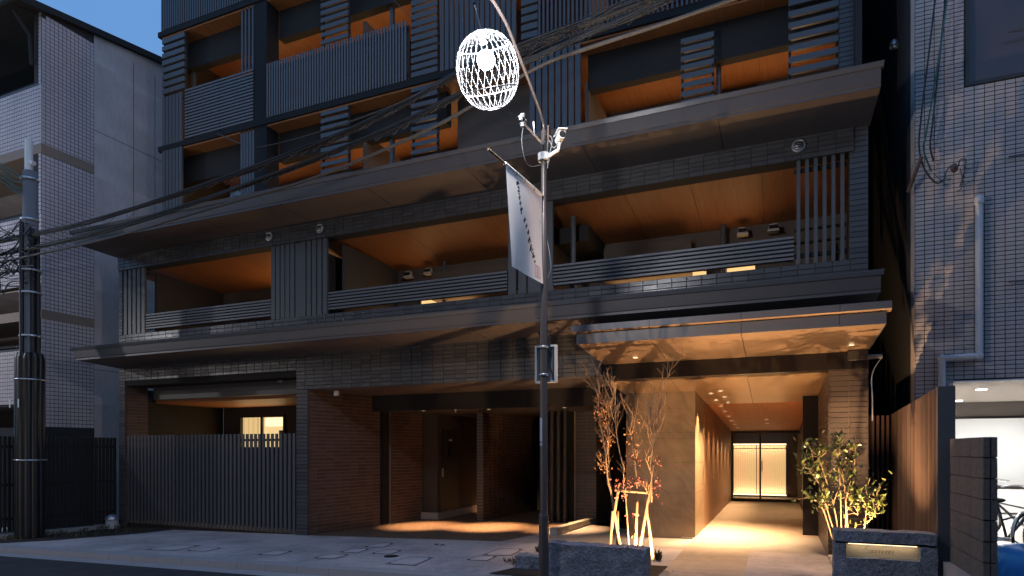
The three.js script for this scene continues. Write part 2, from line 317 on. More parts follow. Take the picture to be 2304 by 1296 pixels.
// parking ceiling, drop beam and pipes
bx(B, 'ceiling', M.soffit, -9.3, -2.6, 3.062, 3.2, -6.6, -0.02);
bx(B, 'beam', M.slatDark, -8.66, -2.68, 2.695, 3.06, -1.98, -1.8);
bx(B, 'ceiling', M.dim, -9.3, -2.68, 2.712, 2.9, -6.55, -1.982);
for (let i = 0; i < 3; i++) { const p = mesh('pipe', cyl(0.062, 2.75, 14), M.frame, B); p.position.set(-4.86 + i * 0.17, 1.42, -3.55 + i * 0.02); const c = mesh('pipe_collar', cyl(0.07, 0.05, 14), M.frame, B); c.position.set(-4.86 + i * 0.17, 0.42, -3.55 + i * 0.02); }
bx(B, 'wall', M.black, -5.05, -4.4, 0, 2.8, -3.9, -3.75);
{ const q = onZ(757, 885, -0.25), g = sub(B, 'dome_camera'); g.position.copy(q); mesh('housing', cyl(0.055, 0.1, 18), M.white, g); mesh('lens', new THREE.SphereGeometry(0.045, 14, 8, 0, Math.PI * 2, Math.PI / 2, Math.PI / 2).translate(0, -0.05, 0), M.frame, g); }
// canopied stone block, corridor
{
  const yb = 0.15, y1 = 2.92;
  bu(B, 'wall', M.joint, -2.62, -1.37, yb - 0.1, y1, -1.75, -1.462);
  const rows = [0, 0.42, 0.86, 0.98, 1.42, 1.86, 1.98, 2.42, y1 - yb - 0.005], cols = [-2.635, -2.02, -1.357];
  for (let r = 0; r < rows.length - 1; r++) for (let c = 0; c < 2; c++)
    bu(B, 'stone_panel', M.stone, cols[c] + 0.0015, cols[c + 1] - 0.0015, yb + rows[r] + 0.0018, yb + rows[r + 1] - 0.0018, -1.463, -1.45);
  // corridor left wall: stone for the first metre, then upright timber boards
  const side = (z0, z1, ya, yb2, m, nm, off = 0) => { const a = corrL(z0) + off, b = corrL(z1) + off; mesh(nm, hexa([[a - 0.1, ya, z0], [a, ya, z0], [b, ya, z1], [b - 0.1, ya, z1], [a - 0.1, yb2, z0], [a, yb2, z0], [b, yb2, z1], [b - 0.1, yb2, z1]]), m, B); };
  const zs = [-1.4505, -2.1, -2.75];
  for (let r = 0; r < rows.length - 1; r++) for (let c = 0; c < 2; c++) side(zs[c] - 0.002, zs[c + 1] + 0.002, yb + rows[r] + 0.0018, yb + rows[r + 1] - 0.0018, M.stone, 'stone_panel');
  side(-1.47, CE, 0.1, 2.95, M.joint, 'wall', -0.02);
  for (let i = 0; i < 19; i++) { const z0 = -2.755 - i * (CE + 2.755) / -19; side(z0, z0 + (CE + 2.755) / 19 + 0.005, 0.15, 2.9, M.wallWood, 'timber_board', 0.002 * rnd()); }
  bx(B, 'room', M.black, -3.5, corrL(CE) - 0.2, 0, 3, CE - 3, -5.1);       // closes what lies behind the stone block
  // the dark end panel on the right and the right-hand timber wall
  bu(B, 'end_panel', M.lintel, 0.466, 0.74, 0.19, 2.975, -2.5, -2.4);
  const ra = corrR(-2.5), rb = corrR(CE);
  for (let i = 0; i < 16; i++) { const t0 = i / 16, t1 = (i + 0.96) / 16, z0 = -2.5 + (CE + 2.5) * t0, z1 = -2.5 + (CE + 2.5) * t1, a = ra + (rb - ra) * t0, b = ra + (rb - ra) * t1; mesh('timber_board', hexa([[a, 0.15, z0], [a + 0.1, 0.15, z0], [b + 0.1, 0.15, z1], [b, 0.15, z1], [a, 2.9, z0], [a + 0.1, 2.9, z0], [b + 0.1, 2.9, z1], [b, 2.9, z1]]), M.wallWood, B); }
  bx(B, 'wall', M.joint, 0.6, 1.2, 0.1, 2.95, CE - 2, -2.5);
  // ceiling: bronze panels by the street, fine timber strips further in
  const cy = (z) => 2.975 + (z + 0.3) * (2.975 - 2.31) / (8.1);
  const slabC = (x0, x1, z0, z1, m, nm, up = 0) => mesh(nm, hexa([[x0, cy(z0) + up, z0], [x1, cy(z0) + up, z0], [x1, cy(z1) + up, z1], [x0, cy(z1) + up, z1], [x0, cy(z0) + up + 0.04, z0], [x1, cy(z0) + up + 0.04, z0], [x1, cy(z1) + up + 0.04, z1], [x0, cy(z1) + up + 0.04, z1]]), m, B);
  const xs = [-2.68, -1.62, -0.42, 0.735], zz = [-0.32, -1.3, -2.2, -3.1];
  for (let i = 0; i < 3; i++) for (let j = 0; j < 3; j++) slabC(xs[i] + 0.004, xs[i + 1] - 0.004, zz[j] - 0.004, zz[j + 1] + 0.004, M.bronze, 'ceiling_panel');
  slabC(-2.7, 0.74, -0.3, CE - 0.05, M.joint, 'ceiling', 0.045);
  for (let i = 0; i < 44; i++) { const z0 = -3.12 - i * 0.12; slabC(-1.4, 0.75, z0 - 0.012, z0 - 0.118, M.wood, 'ceiling_strip', 0.012); }
  // lintel over the opening
  bu(B, 'lintel', M.lintel, -2.705, XR + 0.002, 2.992, 3.248, -0.3, 0.012);
  for (const x of [-1.62, -0.42]) bx(B, 'panel_joint', M.black, x - 0.004, x + 0.004, 2.99, 3.25, 0.012, 0.0135);
}
{ // glazed entrance door with the patterned screen behind it
  const D = sub(B, 'entrance_door'), xl = corrL(CE), xr = corrR(CE), y0 = 0.345, y1 = 2.3;
  for (const x of [xl, -0.42, -0.39 + 1.02]) bx(D, 'frame', M.frame, x, x + 0.05, y0, y1, CE - 0.05, CE + 0.02);
  bx(D, 'frame', M.frame, xl, xr, y1 - 0.06, y1 + 0.02, CE - 0.055, CE + 0.025);
  bx(D, 'frame', M.frame, xl, xr, y0 - 0.02, y0 + 0.08, CE - 0.055, CE + 0.025);
  bx(D, 'pane', M.glass, xl + 0.05, -0.42, y0 + 0.08, y1 - 0.06, CE - 0.02, CE - 0.014);
  bx(D, 'pane', M.glass, -0.37, 0.63, y0 + 0.08, y1 - 0.06, CE - 0.03, CE - 0.024);
  bx(D, 'handle', M.steel, -0.36, -0.335, 1.2, 1.5, CE + 0.02, CE + 0.045);
  bx(B, 'intercom', M.frame, xl + 0.002, xl + 0.02, 1.35, 1.75, CE + 0.5, CE + 0.62);
  // vestibule and its backlit lattice screen
  const sz = CE - 1.7;
  const pat = tex(512, 0.42, (u, v) => { let m = 1; for (let a = 0; a < 3; a++) { const t = (u * Math.cos(a * 1.0472) + v * Math.sin(a * 1.0472) * 1.1547) * 8, f = Math.abs(t - Math.round(t)); if (f < 0.12) m = 0.42; } return [m, m * 0.93, m * 0.8]; });
  const screen = new THREE.MeshStandardMaterial({ map: pat, roughness: 0.9, emissive: new THREE.Color(1, 0.6, 0.27), emissiveMap: pat, emissiveIntensity: 1.15 });
  const sx0 = onZ(1655, 1050, sz).x - 0.05, sx1 = onZ(1768, 1050, sz).x, sy0 = onZ(1700, 1112, sz).y, sy1 = onZ(1700, 1002, sz).y;
  const S = bu(B, 'lattice_screen', screen, sx0, sx1, sy0, sy1, sz - 0.05, sz);
  for (const u of [1702]) bx(B, 'screen_bar', M.frame, onZ(u, 1000, sz + 0.02).x - 0.008, onZ(u, 1000, sz + 0.02).x + 0.008, sy0, sy1, sz + 0.002, sz + 0.02);
  bx(B, 'screen_bar', M.frame, sx0, sx1, sy1 - 0.1, sy1 - 0.08, sz + 0.003, sz + 0.021);
  bx(B, 'screen_frame', M.frame, sx0, sx1 + 0.05, sy0 - 0.34, sy0 - 0.002, sz - 0.05, sz + 0.1);
  bx(B, 'screen_frame', M.frame, sx1 + 0.002, sx1 + 0.05, sy0, sy1, sz - 0.05, sz + 0.03);
  bx(B, 'wall', M.dim, xl - 0.4, 1.2, 0.2, 2.8, sz - 0.3, sz - 0.06);
  bu(B, 'ceiling', M.wood, xl - 0.3, 1.2, 2.42, 2.5, sz - 0.1, CE - 0.06);
  bu(B, 'wall', M.wallWood, 0.72, 0.8, 0.2, 2.5, sz, CE - 0.06);
  bx(B, 'wall', M.dim, xl - 0.35, xl - 0.1, 0.2, 2.5, sz, CE - 0.06);
  bu(B, 'floor', M.floor, xl - 0.3, 0.9, 0.2, 0.36, sz, CE - 0.05);
  const cove = mesh('cove_light', new THREE.BoxGeometry(1.5, 0.03, 0.03), M.lamp, B); cove.position.set((sx0 + sx1) / 2, sy1 + 0.03, sz + 0.16);
  const l1 = new THREE.RectAreaLight(new THREE.Color(1, 0.62, 0.3), 17, 1.5, 0.05); l1.name = 'cove_glow'; l1.position.set((sx0 + sx1) / 2, sy1 + 0.01, sz + 0.16); l1.lookAt((sx0 + sx1) / 2, sy1 - 0.6, sz); scene.add(l1);
  const c2 = mesh('cove_light', new THREE.BoxGeometry(1.5, 0.03, 0.03), M.lamp, B); c2.position.set((sx0 + sx1) / 2, sy0 - 0.0, sz + 0.12);
  const l2 = new THREE.RectAreaLight(new THREE.Color(1, 0.62, 0.3), 17, 1.5, 0.05); l2.name = 'cove_glow'; l2.position.set((sx0 + sx1) / 2, sy0 + 0.025, sz + 0.12); l2.lookAt((sx0 + sx1) / 2, sy0 + 0.6, sz); scene.add(l2);
}

// ---------------------------------------------------------------- eaves and canopy
function eave(yf, yw, lip, zw, rise, wallY) {   // fascia foot at yf on z = 1, soffit back to yw at the wall
  const e = sub(B, 'eave'), xa = XL - 0.05, xb = XR + 0.02, n = 8;
  mesh('soffit', extX([[0.985, yf], [zw, yw], [zw, yw + 0.03], [0.985, yf + 0.03]], xa, xb), M.soffit, e);
  for (let i = 1; i < n; i++) { const x = xa + (xb - xa) * i / n; mesh('soffit_joint', hexa([[x - 0.005, yf - 0.0015, 0.98], [x + 0.005, yf - 0.0015, 0.98], [x + 0.005, yw - 0.0015, zw + 0.02], [x - 0.005, yw - 0.0015, zw + 0.02], [x - 0.005, yf + 0.004, 0.98], [x + 0.005, yf + 0.004, 0.98], [x + 0.005, yw + 0.004, zw + 0.02], [x - 0.005, yw + 0.004, zw + 0.02]]), M.black, e); }
  mesh('fascia', extX([[0.984, yf - 0.003], [1.0, yf - 0.003], [1.0, yf + 0.035], [1.012, yf + 0.05], [1.04, lip], [0.984, lip]], xa, xb), M.fasc, e);
  mesh('gutter', extX([[0.97, lip + 0.001], [1.055, lip + 0.001], [1.075, lip + 0.055], [1.068, lip + 0.06], [0.97, lip + 0.05]], xa - 0.12, xb + 0.03), M.roofMetal, e);
  mesh('roof', extX([[1.06, lip + 0.061], [1.064, lip + 0.073], [wallY[0], wallY[1] + 0.012], [wallY[0], wallY[1]]], xa - 0.1, xb + 0.04), M.roofMetal, e);
  return e;
}
eave(3.872, 3.81, 4.085, -0.01, 0, [0.0, 4.36]);
eave(6.562, 6.53, 6.795, -0.01, 0, [-1.1, 7.36]);
{
  const c = sub(B, 'canopy'), xa = -2.69, xb = 1.25, zf = 1.58, y0 = 3.352, yb = 3.25;
  const xs = [xa, -1.62, -0.42, xb];
  const js = [xa, -1.62, -0.42, 0.74, xb];
  for (let i = 0; i < 3; i++) mesh('soffit_panel', extX([[zf - 0.002, y0], [0.014, yb], [0.014, yb + 0.03], [zf - 0.002, y0 + 0.03]], xs[i] + 0.005, xs[i + 1] - 0.005), M.canopy, c);
  mesh('soffit_board', extX([[zf - 0.03, y0 + 0.031], [0.013, yb + 0.031], [0.013, yb + 0.07], [zf - 0.03, y0 + 0.07]], xa + 0.01, xb - 0.01), M.black, c);
  for (let i = 0; i < 4; i++) {
    mesh('fascia_panel', extX([[zf, y0], [zf + 0.02, y0], [zf + 0.02, y0 + 0.15], [zf, y0 + 0.15]], js[i] + 0.003, js[i + 1] - 0.003), M.canopyEdge, c);
    mesh('fascia_panel', extX([[zf + 0.05, y0 + 0.175], [zf + 0.07, y0 + 0.175], [zf + 0.07, y0 + 0.262], [zf + 0.05, y0 + 0.262]], js[i] - (i ? -0.003 : 0.07), js[i + 1] + (i < 3 ? -0.003 : 0.05)), M.canopyEdge, c);
  }
  mesh('ledge', extX([[zf - 0.05, y0 + 0.151], [zf + 0.049, y0 + 0.165], [zf + 0.068, y0 + 0.174], [zf - 0.05, y0 + 0.174]], xa - 0.06, xb + 0.05), M.canopy, c);
  mesh('roof', extX([[zf + 0.06, y0 + 0.263], [zf + 0.06, y0 + 0.27], [0.002, y0 + 0.3], [0.002, y0 + 0.29]], xa - 0.06, xb + 0.045), M.roofMetal, c);
  for (const x of [xa, xb - 0.02]) mesh('side_panel', hexa([[x, y0, zf - 0.001], [x + 0.02, y0, zf - 0.001], [x + 0.02, yb, 0.016], [x, yb, 0.016], [x, y0 + 0.262, zf - 0.001], [x + 0.02, y0 + 0.262, zf - 0.001], [x + 0.02, y0 + 0.262, 0.016], [x, y0 + 0.262, 0.016]].map((p) => p)), M.canopyEdge, c);
}

// ---------------------------------------------------------------- lights of the building
function spot(p, target, color, I, angle, pen, radius = 1.5) { const s = new THREE.SpotLight(new THREE.Color(...color), I, 0, angle, pen, 2); s.position.set(...p); s.target.position.set(...target); s.castShadow = true; s.shadow.radius = radius; s.name = 'spot'; scene.add(s, s.target); return s; }
function area(p, look, w, h, color, I) { const l = new THREE.RectAreaLight(new THREE.Color(...color), I, w, h); l.name = 'window_glow'; l.position.set(...p); l.lookAt(...look); scene.add(l); return l; }
const WARM = [1, 0.62, 0.31], WARM2 = [1, 0.56, 0.26];
const discG = new THREE.CylinderGeometry(0.034, 0.034, 0.006, 20), ringG = new THREE.TorusGeometry(0.042, 0.007, 6, 24).rotateX(Math.PI / 2);
function downlight(x, y, z, I, angle, color = WARM, pen = 0.7, tx = 0) {
  const g = sub(B, 'downlight'); g.position.set(x, y, z);
  mesh('trim_ring', ringG, M.white, g); mesh('lens', discG, M.lamp, g);
  if (I) spot([x, y - 0.02, z], [x + tx, y - 2, z], color, I, angle, pen);
}
// entrance corridor: a row close to the left wall, brushing it with light
for (let i = 0; i < 8; i++) { const z = -1.75 - i * 0.82, y = 2.965 + (z + 0.3) * 0.665 / 8.1; downlight(corrL(z) + 0.24, y, z, i === 0 ? 72 : 20, i ? 0.4 : 0.52, WARM, 0.8, -0.16); }
for (let i = 0; i < 3; i++) { const z = -1.5 - i * 0.7, y = 2.965 + (z + 0.3) * 0.665 / 8.1; downlight(-0.92 + i * 0.02, y, z, i === 1 ? 95 : i === 0 ? 95 : 8, 0.66); }
downlight(-0.2, 2.52, -5.8, 8, 0.9); downlight(-0.2, 2.46, -6.6, 4, 0.9);
// canopy
downlight(-2.05, 3.27, 0.5, 34, 0.75); downlight(0.975, 3.27, 0.55, 24, 0.75);
// parking
for (const [u, v, I] of [[953, 924, 26], [1100, 921, 38], [1270, 917, 22]]) { const p = onY(u, v, 2.705); downlight(p.x, 2.705, Math.min(p.z, -2.12), I * 5, 0.42, WARM2, 0.95); }
for (const [u, v, I] of [[1066, 950, 20], [1198, 947, 20]]) { const p = onY(u, v, 2.705); downlight(p.x, 2.705, Math.max(p.z, -6.1), I * 4.5, 0.42, WARM2, 0.95); }
{ const p = onY(1025, 922, 2.69); const s = mesh('sprinkler', [cyl(0.03, 0.03, 12), cyl(0.008, 0.06, 6).translate(0, -0.03, 0), cyl(0.02, 0.004, 10).translate(0, -0.06, 0)], M.white, B); s.position.copy(p); }

// ---------------------------------------------------------------- fence bay on the ground floor
{
  const a0 = onZ(540, 936, -2.89), b0 = onZ(640, 978, -2.89);
  bx(B, 'wall', M.black, -14.66, -9.36, 3.36, 3.479, -0.7, -0.02);
  bx(B, 'beam', M.fasc, -14.4, -9.36, onZ(640, 887, -0.55).y, 3.36, -0.75, -0.55);
  brickWallLine([-14.665, -0.02], [-14.6, -0.56], 0, 3.36, 0.2);
  bx(B, 'wall', M.slatDark, -14.7, -14.62, 0, 3.3, -2.9, -0.57);
  bx(B, 'wall', M.dim, -14.6, a0.x, 0, 3.3, -3.1, -2.9); bx(B, 'wall', M.dim, b0.x + 0.05, -9.3, 0, 3.3, -3.1, -2.9); bx(B, 'wall', M.dim, a0.x + 0.001, b0.x + 0.049, a0.y, 3.3, -3.1, -2.9); bx(B, 'wall', M.dim, a0.x + 0.001, b0.x + 0.049, 0, 0.4, -3.1, -2.9); bx(B, 'wall', M.dim, a0.x - 0.1, b0.x + 0.15, 0, 3.3, -3.2, -3.101);
  bu(B, 'ceiling', M.wood, -14.6, -9.36, 2.98, 3.06, -2.9, -0.76);
  bx(B, 'wall', M.dim, -9.345, -9.25, 0, 3.3, -2.9, -0.32);
  bx(B, 'floor', M.conc, -14.7, -9.36, -0.2, -0.02, -2.9, -0.1);
  const p = onZ(418, 1000, -2.8); const pipe = mesh('downpipe', cyl(0.045, 2.98, 12), M.fenceWood, B); pipe.position.set(p.x, 1.5, -2.75);
  const a = onZ(540, 936, -2.89), b = onZ(640, 978, -2.89);
  const w = sub(B, 'window');
  const x0 = a.x, x1 = b.x + 0.05, y1 = a.y, y0 = 0.4;
  const xm = (x0 + x1) / 2, wall = (c, k) => new THREE.MeshStandardMaterial({ color: 0x6a5a40, roughness: 0.9, emissive: new THREE.Color(...c), emissiveIntensity: k });
  bx(w, 'room_wall', wall([1, 0.72, 0.34], 0.95), x0 + 0.05, x1 - 0.05, y0 + 0.05, y1 - 0.05, -3.08, -3.07); bx(w, 'room_ceiling', wall([1, 0.78, 0.42], 1.7), xm, x1 - 0.05, y1 - 0.3, y1 - 0.06, -3.069, -3.0);
  bx(w, 'cupboard', M.fenceWood, x1 - 0.3, x1 - 0.06, y0 + 0.05, y1 - 0.42, -3.06, -2.95);
  for (let i = 0; i < 9; i++) bx(w, 'curtain_fold', wall([1, 0.68, 0.3], 0.62 + 0.22 * (i % 2) + 0.12 * rnd()), x0 + 0.05 + i * (xm - x0 - 0.05) / 9, x0 + 0.05 + (i + 1) * (xm - x0 - 0.05) / 9, y0 + 0.05, y1 - 0.05, -2.96, -2.95 + 0.015 * (i % 2));
  bx(w, 'pane', M.glass, x0 + 0.05, x1 - 0.05, y0 + 0.05, y1 - 0.05, -2.875, -2.87);
  for (const x of [x0, (x0 + x1) / 2 - 0.03, x1 - 0.06]) bx(w, 'frame', M.frame, x, x + 0.06, y0, y1, -2.9, -2.84);
  for (const y of [y0, y1 - 0.05]) bx(w, 'frame', M.frame, x0, x1, y, y + 0.05, -2.9, -2.845);
  area([(x0 + x1) / 2, (y0 + y1) / 2, -2.8], [(x0 + x1) / 2, (y0 + y1) / 2, 0], x1 - x0, y1 - y0, [1, 0.58, 0.25], 1.3);
  const vent = sub(B, 'vent_cowl'); vent.position.set(-10.3, 2.9, -2.2);
  mesh('hood', new THREE.SphereGeometry(0.17, 16, 8, 0, Math.PI * 2, 0, Math.PI / 2).scale(1.25, 0.75, 1), M.slatDark, vent); mesh('pipe', cyl(0.13, 0.06, 16).translate(0, -0.03, 0), M.slatDark, vent);
}
function roundVent(x, y, z, r) { const g = sub(B, 'round_vent'); g.position.set(x, y, z); mesh('rim', new THREE.TorusGeometry(r, r * 0.17, 8, 24), M.steel, g); mesh('cowl', new THREE.SphereGeometry(r * 0.86, 16, 8, 0, Math.PI * 2, 0, Math.PI / 2).rotateX(Math.PI / 2).scale(1, 1, 0.55), M.steel, g); for (let i = -1; i < 2; i++) bx(g, 'louvre', M.black, -r * 0.7, r * 0.7, i * r * 0.35 - 0.008, i * r * 0.35 + 0.008, r * 0.4, r * 0.52); }
for (const [u, v, z] of [[605, 532, 0.05], [719, 514, 0.05], [1797, 328, 0.05]]) { const p = onZ(u, v, z); roundVent(p.x, p.y, z, 0.085); }
{ const p = onZ(630, 851, -0.53); roundVent(p.x, p.y, -0.53, 0.085); }

// ---------------------------------------------------------------- slats
function vSlats(parent, x0, x1, y0, y1, z, pitch, w, d, mat = M.slat, rails = true) {
  const n = Math.max(1, Math.round((x1 - x0) / pitch));
  for (let i = 0; i < n; i++) { const x = x0 + (i + 0.5) * (x1 - x0) / n; bx(parent, 'slat', mat, x - w / 2, x + w / 2, y0, y1, z - d, z); }
  if (rails) for (const y of [y0 + 0.12, y1 - 0.16]) bx(parent, 'rail', M.slatDark, x0, x1, y, y + 0.06, z - d - 0.045, z - d - 0.002);
}
function hSlats(parent, x0, x1, y0, y1, z, pitch, h, d, mat = M.slat, posts = true) {
  const n = Math.max(1, Math.round((y1 - y0) / pitch));
  for (let i = 0; i < n; i++) { const y = y0 + (i + 0.5) * (y1 - y0) / n; bx(parent, 'slat', mat, x0, x1, y - h / 2, y + h / 2, z - d, z); }
  if (posts) { const k = Math.max(2, Math.round((x1 - x0) / 1.5) + 1); for (let i = 0; i < k; i++) { const x = x0 + 0.02 + (x1 - x0 - 0.04) * i / (k - 1); bx(parent, 'post', M.slatDark, x - 0.02, x + 0.02, y0, y1, z - d - 0.05, z - d - 0.002); } }
}
// ---- first balcony storey
const X0 = (u) => onZ(u, 600, 0).x, XU = (u) => onZ(u, 200, ZU).x;
for (const [u0, u1] of [[322, 607], [735, 1139], [1243, 1786]]) {
  const r = sub(B, 'balcony_railing'); hSlats(r, X0(u0), X0(u1), 4.69, 5.075, -0.03, 0.064, 0.036, 0.03, M.slatRail); bx(r, 'backing_panel', M.boardGrey, X0(u0), X0(u1), 4.7, 5.06, -0.125, -0.115);
}
for (const [u0, u1, n] of [[276, 326, 5], [608, 662, 5], [676, 736, 5], [1140, 1186, 2], [1222, 1246, 1]]) { const s = sub(B, 'slat_screen'); vSlats(s, X0(u0), X0(u1), 4.615, 6.19, -0.01, (X0(u1) - X0(u0)) / n, 0.105 * (n < 3 ? 1.4 : 1), 0.06); }
{ const s = sub(B, 'slat_screen'); vSlats(s, X0(1787), X0(1906), 4.615, 6.19, -0.01, (X0(1906) - X0(1787)) / 6, 0.05, 0.06); for (const y of [4.95, 5.15]) bx(s, 'rail', M.slatDark, X0(1787), X0(1906), y, y + 0.03, -0.13, -0.09); }
for (const [u0, u1] of [[662, 677], [1186, 1222]]) bx(B, 'wall', M.slat, X0(u0), X0(u1), 4.614, 6.188, -0.25, -0.03);
bx(B, 'floor_slab', M.dim, XL + 0.02, XR - 0.02, 4.1, 4.45, -2.3, -0.21);
bx(B, 'wall', M.plaster, XL + 0.02, XR - 0.02, 3.9, 6.3, -2.5, -2.3);
{
  const zs = [-0.26, -2.3], yb = [6.2, 6.06];
  const cut = [XL + 0.03, -13, -11.3, -9.7, -8.55, -6.9, -5.2, -4.1, -3.5, -2.4, -1.3, -0.2, XR - 0.03];
  for (let i = 0; i < cut.length - 1; i++) mesh('ceiling_board', hexa([[cut[i] + 0.003, yb[0], zs[0]], [cut[i + 1] - 0.003, yb[0], zs[0]], [cut[i + 1] - 0.003, yb[1], zs[1]], [cut[i] + 0.003, yb[1], zs[1]], [cut[i] + 0.003, 6.3, zs[0]], [cut[i + 1] - 0.003, 6.3, zs[0]], [cut[i + 1] - 0.003, 6.3, zs[1]], [cut[i] + 0.003, 6.3, zs[1]]]), M.wood, B);
  bx(B, 'floor_slab', M.joint, XL + 0.02, XR - 0.02, 6.302, 6.5, -3.4, -0.26);
}
for (const x of [-13.98, -9.05, -8.35, -3.95]) bu(B, 'partition', M.dim, x - 0.04, x + 0.04, 4.45, 6.1, -2.29, -0.3);
bu(B, 'duct_box', M.plaster, -3.2, -1.5, 5.2, 5.86, -2.29, -1.95); bu(B, 'duct_box', M.plaster, -7.2, -5.0, 5.2, 5.82, -2.29, -1.95);
bu(B, 'duct_box', M.slatDark, -3.9, -3.25, 5.75, 6.05, -2.2, -1.0);
bu(B, 'duct_box', M.plaster, -0.35, 0.9, 4.5, 5.55, -2.29, -2.0);
for (const [u, zz] of [[1628, -2.1], [848, -2.1], [1000, -2.1], [415, -1.9], [790, -1.2], [1290, -0.6]]) { const p = mesh('downpipe', cyl(0.05, 1.65, 12), u === 415 ? M.fenceWood : M.slat, B); const q = onZ(u, 560, zz); p.position.set(q.x, 5.26, zz); }
function exhaustHood(u, v, z) { const p = onZ(u, v, z), g = sub(B, 'exhaust_hood'); g.position.copy(p); mesh('hood', new THREE.CylinderGeometry(0.1, 0.13, 0.12, 4, 1).rotateY(Math.PI / 4), M.acWhite, g); bx(g, 'grille', M.black, -0.075, 0.075, -0.035, 0.03, 0.066, 0.1); bx(g, 'lip', M.acWhite, -0.1, 0.1, -0.085, -0.06, -0.06, 0.11); }
for (const [u, v] of [[1671, 521], [1740, 513], [920, 618], [966, 610]]) exhaustHood(u, v, -2.1);
const windows = [];
function litWindow(x0, x1, y0, y1, z, I, mat = M.curtain, color = [1, 0.53, 0.22]) {
  const w = sub(B, 'window');
  bx(w, 'pane', mat, x0 + 0.04, x1 - 0.04, y0 + 0.04, y1 - 0.04, z + 0.004, z + 0.012);
  for (const x of [x0, (x0 + x1) / 2 - 0.02, x1 - 0.04]) bx(w, 'frame', M.frame, x, x + 0.04, y0, y1, z + 0.002, z + 0.05);
  for (const y of [y0, y1 - 0.04]) bx(w, 'frame', M.frame, x0, x1, y, y + 0.04, z + 0.002, z + 0.045);
  if (I) area([(x0 + x1) / 2, (y0 + y1) / 2, z + 0.07], [(x0 + x1) / 2, (y0 + y1) / 2 + 0.3, z + 2], x1 - x0, y1 - y0, color, I);
}
for (const [x0, x1, I] of [[-11.9, -10.2, 2.4], [-7.7, -6.2, 2.0], [-5.0, -4.3, 2.0], [-3.1, -1.2, 2.0], [-0.9, 0.35, 2.2]]) litWindow(x0, x1, 4.46, 5.5, -2.3, I);

// ---- upper storeys, set back behind the upper eave
const YF = [7.0, 9.6, 12.6];
bx(B, 'floor_slab', M.joint, XL + 0.06, 1.17, 6.9, 7.15, -3.8, ZU - 0.02);
bx(B, 'wall', M.plaster, XL + 0.06, 1.17, 6.9, 15.2, -4.0, -3.8);
for (const y of [9.6, 12.6]) {
  bx(B, 'floor_slab', M.black, XL - 0.02, 1.2, y, y + 0.13, -3.8, ZU + 0.03);
  const cut = [XL + 0.07, -13.4, -11.6, -10.4, -9.2, -7.9, -6.6, -5.2, -3.9, -2.7, -1.5, -0.3, 1.15];
  for (let i = 0; i < cut.length - 1; i++) bu(B, 'ceiling_board', M.wood, cut[i] + 0.003, cut[i + 1] - 0.003, y - 0.04, y - 0.002, -3.8, ZU - 0.02);
  bx(B, 'beam', M.slatDark, XL + 0.07, -11.65, y - 0.73, y - 0.041, -1.7, -1.5);
  bx(B, 'beam', M.slatDark, -11.23, -6.55, y - 0.73, y - 0.041, -1.7, -1.5);
  bx(B, 'beam', M.slatDark, -3.4, 0.95, y - 0.73, y - 0.041, -1.7, -1.5);
}
bx(B, 'pier', M.black, -11.63, -11.235, 7.1, 15, -1.5, ZU);
bu(B, 'wall', M.plaster, -6.5, -4.7, 7.1, 9.55, -2.1, -1.9);
for (const x of [-8.7, -3.42]) for (const y of [7.15, 9.74]) bu(B, 'partition', M.plaster, x - 0.04, x + 0.04, y, y + 1.9, -3.29, -1.5);
for (const [u, y] of [[880, 7.15], [432, 9.74], [880, 9.74]]) { const x = onZ(u, 300, -1.6).x; bx(B, 'post', M.slat, x - 0.04, x + 0.04, y, y + 2.3, -1.7, -1.6); }
tiledWall(0.955, 1.18, 7.2, 15, ZU, 0.3);
tiledWall(XL + 0.06, -14.7, 7.2, 15, ZU - 0.1, 0.2);
bx(B, 'wall', M.dim, 1.1, 1.18, 7, 15, -3.3, ZU - 0.3); bx(B, 'wall', M.dim, XL + 0.06, XL + 0.12, 7, 15, -3.3, ZU - 0.3);
const rail = (f, ...a) => f(sub(B, 'balcony_railing'), ...a), screenOf = (f, ...a) => f(sub(B, 'slat_screen'), ...a);
rail(hSlats, -13.94, -11.64, 9.75, 11.03, ZU + 0.03, 0.08, 0.042, 0.025, M.slatRail); bx(B, 'backing_panel', M.boardGrey, -13.94, -11.64, 9.75, 11, ZU - 0.1, ZU - 0.09);
rail(vSlats, -11.22, -7.29, 9.735, 11.02, ZU + 0.04, 0.076, 0.036, 0.025, M.slatRail); bx(B, 'backing_panel', M.boardGrey, -11.22, -7.29, 9.75, 11, ZU - 0.09, ZU - 0.08);
rail(vSlats, -4.3, 0.2, 9.735, 11.02, ZU + 0.04, 0.085, 0.04, 0.03);
rail(vSlats, XL + 0.1, -11.7, 12.735, 14.1, ZU + 0.04, 0.08, 0.045, 0.03); rail(vSlats, -11.22, -7.29, 12.735, 14.1, ZU + 0.04, 0.08, 0.045, 0.03); bx(B, 'backing_panel', M.boardGrey, XL + 0.1, -7.29, 12.75, 14.1, ZU - 0.09, ZU - 0.08);
screenOf(vSlats, XU(366), XU(411), 7.2, 11.0, ZU + 0.02, 0.125, 0.1, 0.05);
screenOf(hSlats, XU(366), XU(416), 11.05, 12.55, ZU + 0.02, 0.19, 0.12, 0.05);
screenOf(vSlats, -12.1, -11.64, 7.2, 9.59, ZU - 0.02, 0.09, 0.07, 0.05);
screenOf(vSlats, -12.1, -11.64, 11.05, 12.58, ZU - 0.02, 0.13, 0.05, 0.05);
for (const [a, b] of [[7.25, 9.58], [11.05, 12.58]]) screenOf(hSlats, -9.615, -8.85, a, b, ZU + 0.01, 0.165, 0.09, 0.05);
screenOf(hSlats, -7.2, -6.56, 7.25, 9.58, ZU + 0.01, 0.165, 0.085, 0.05);
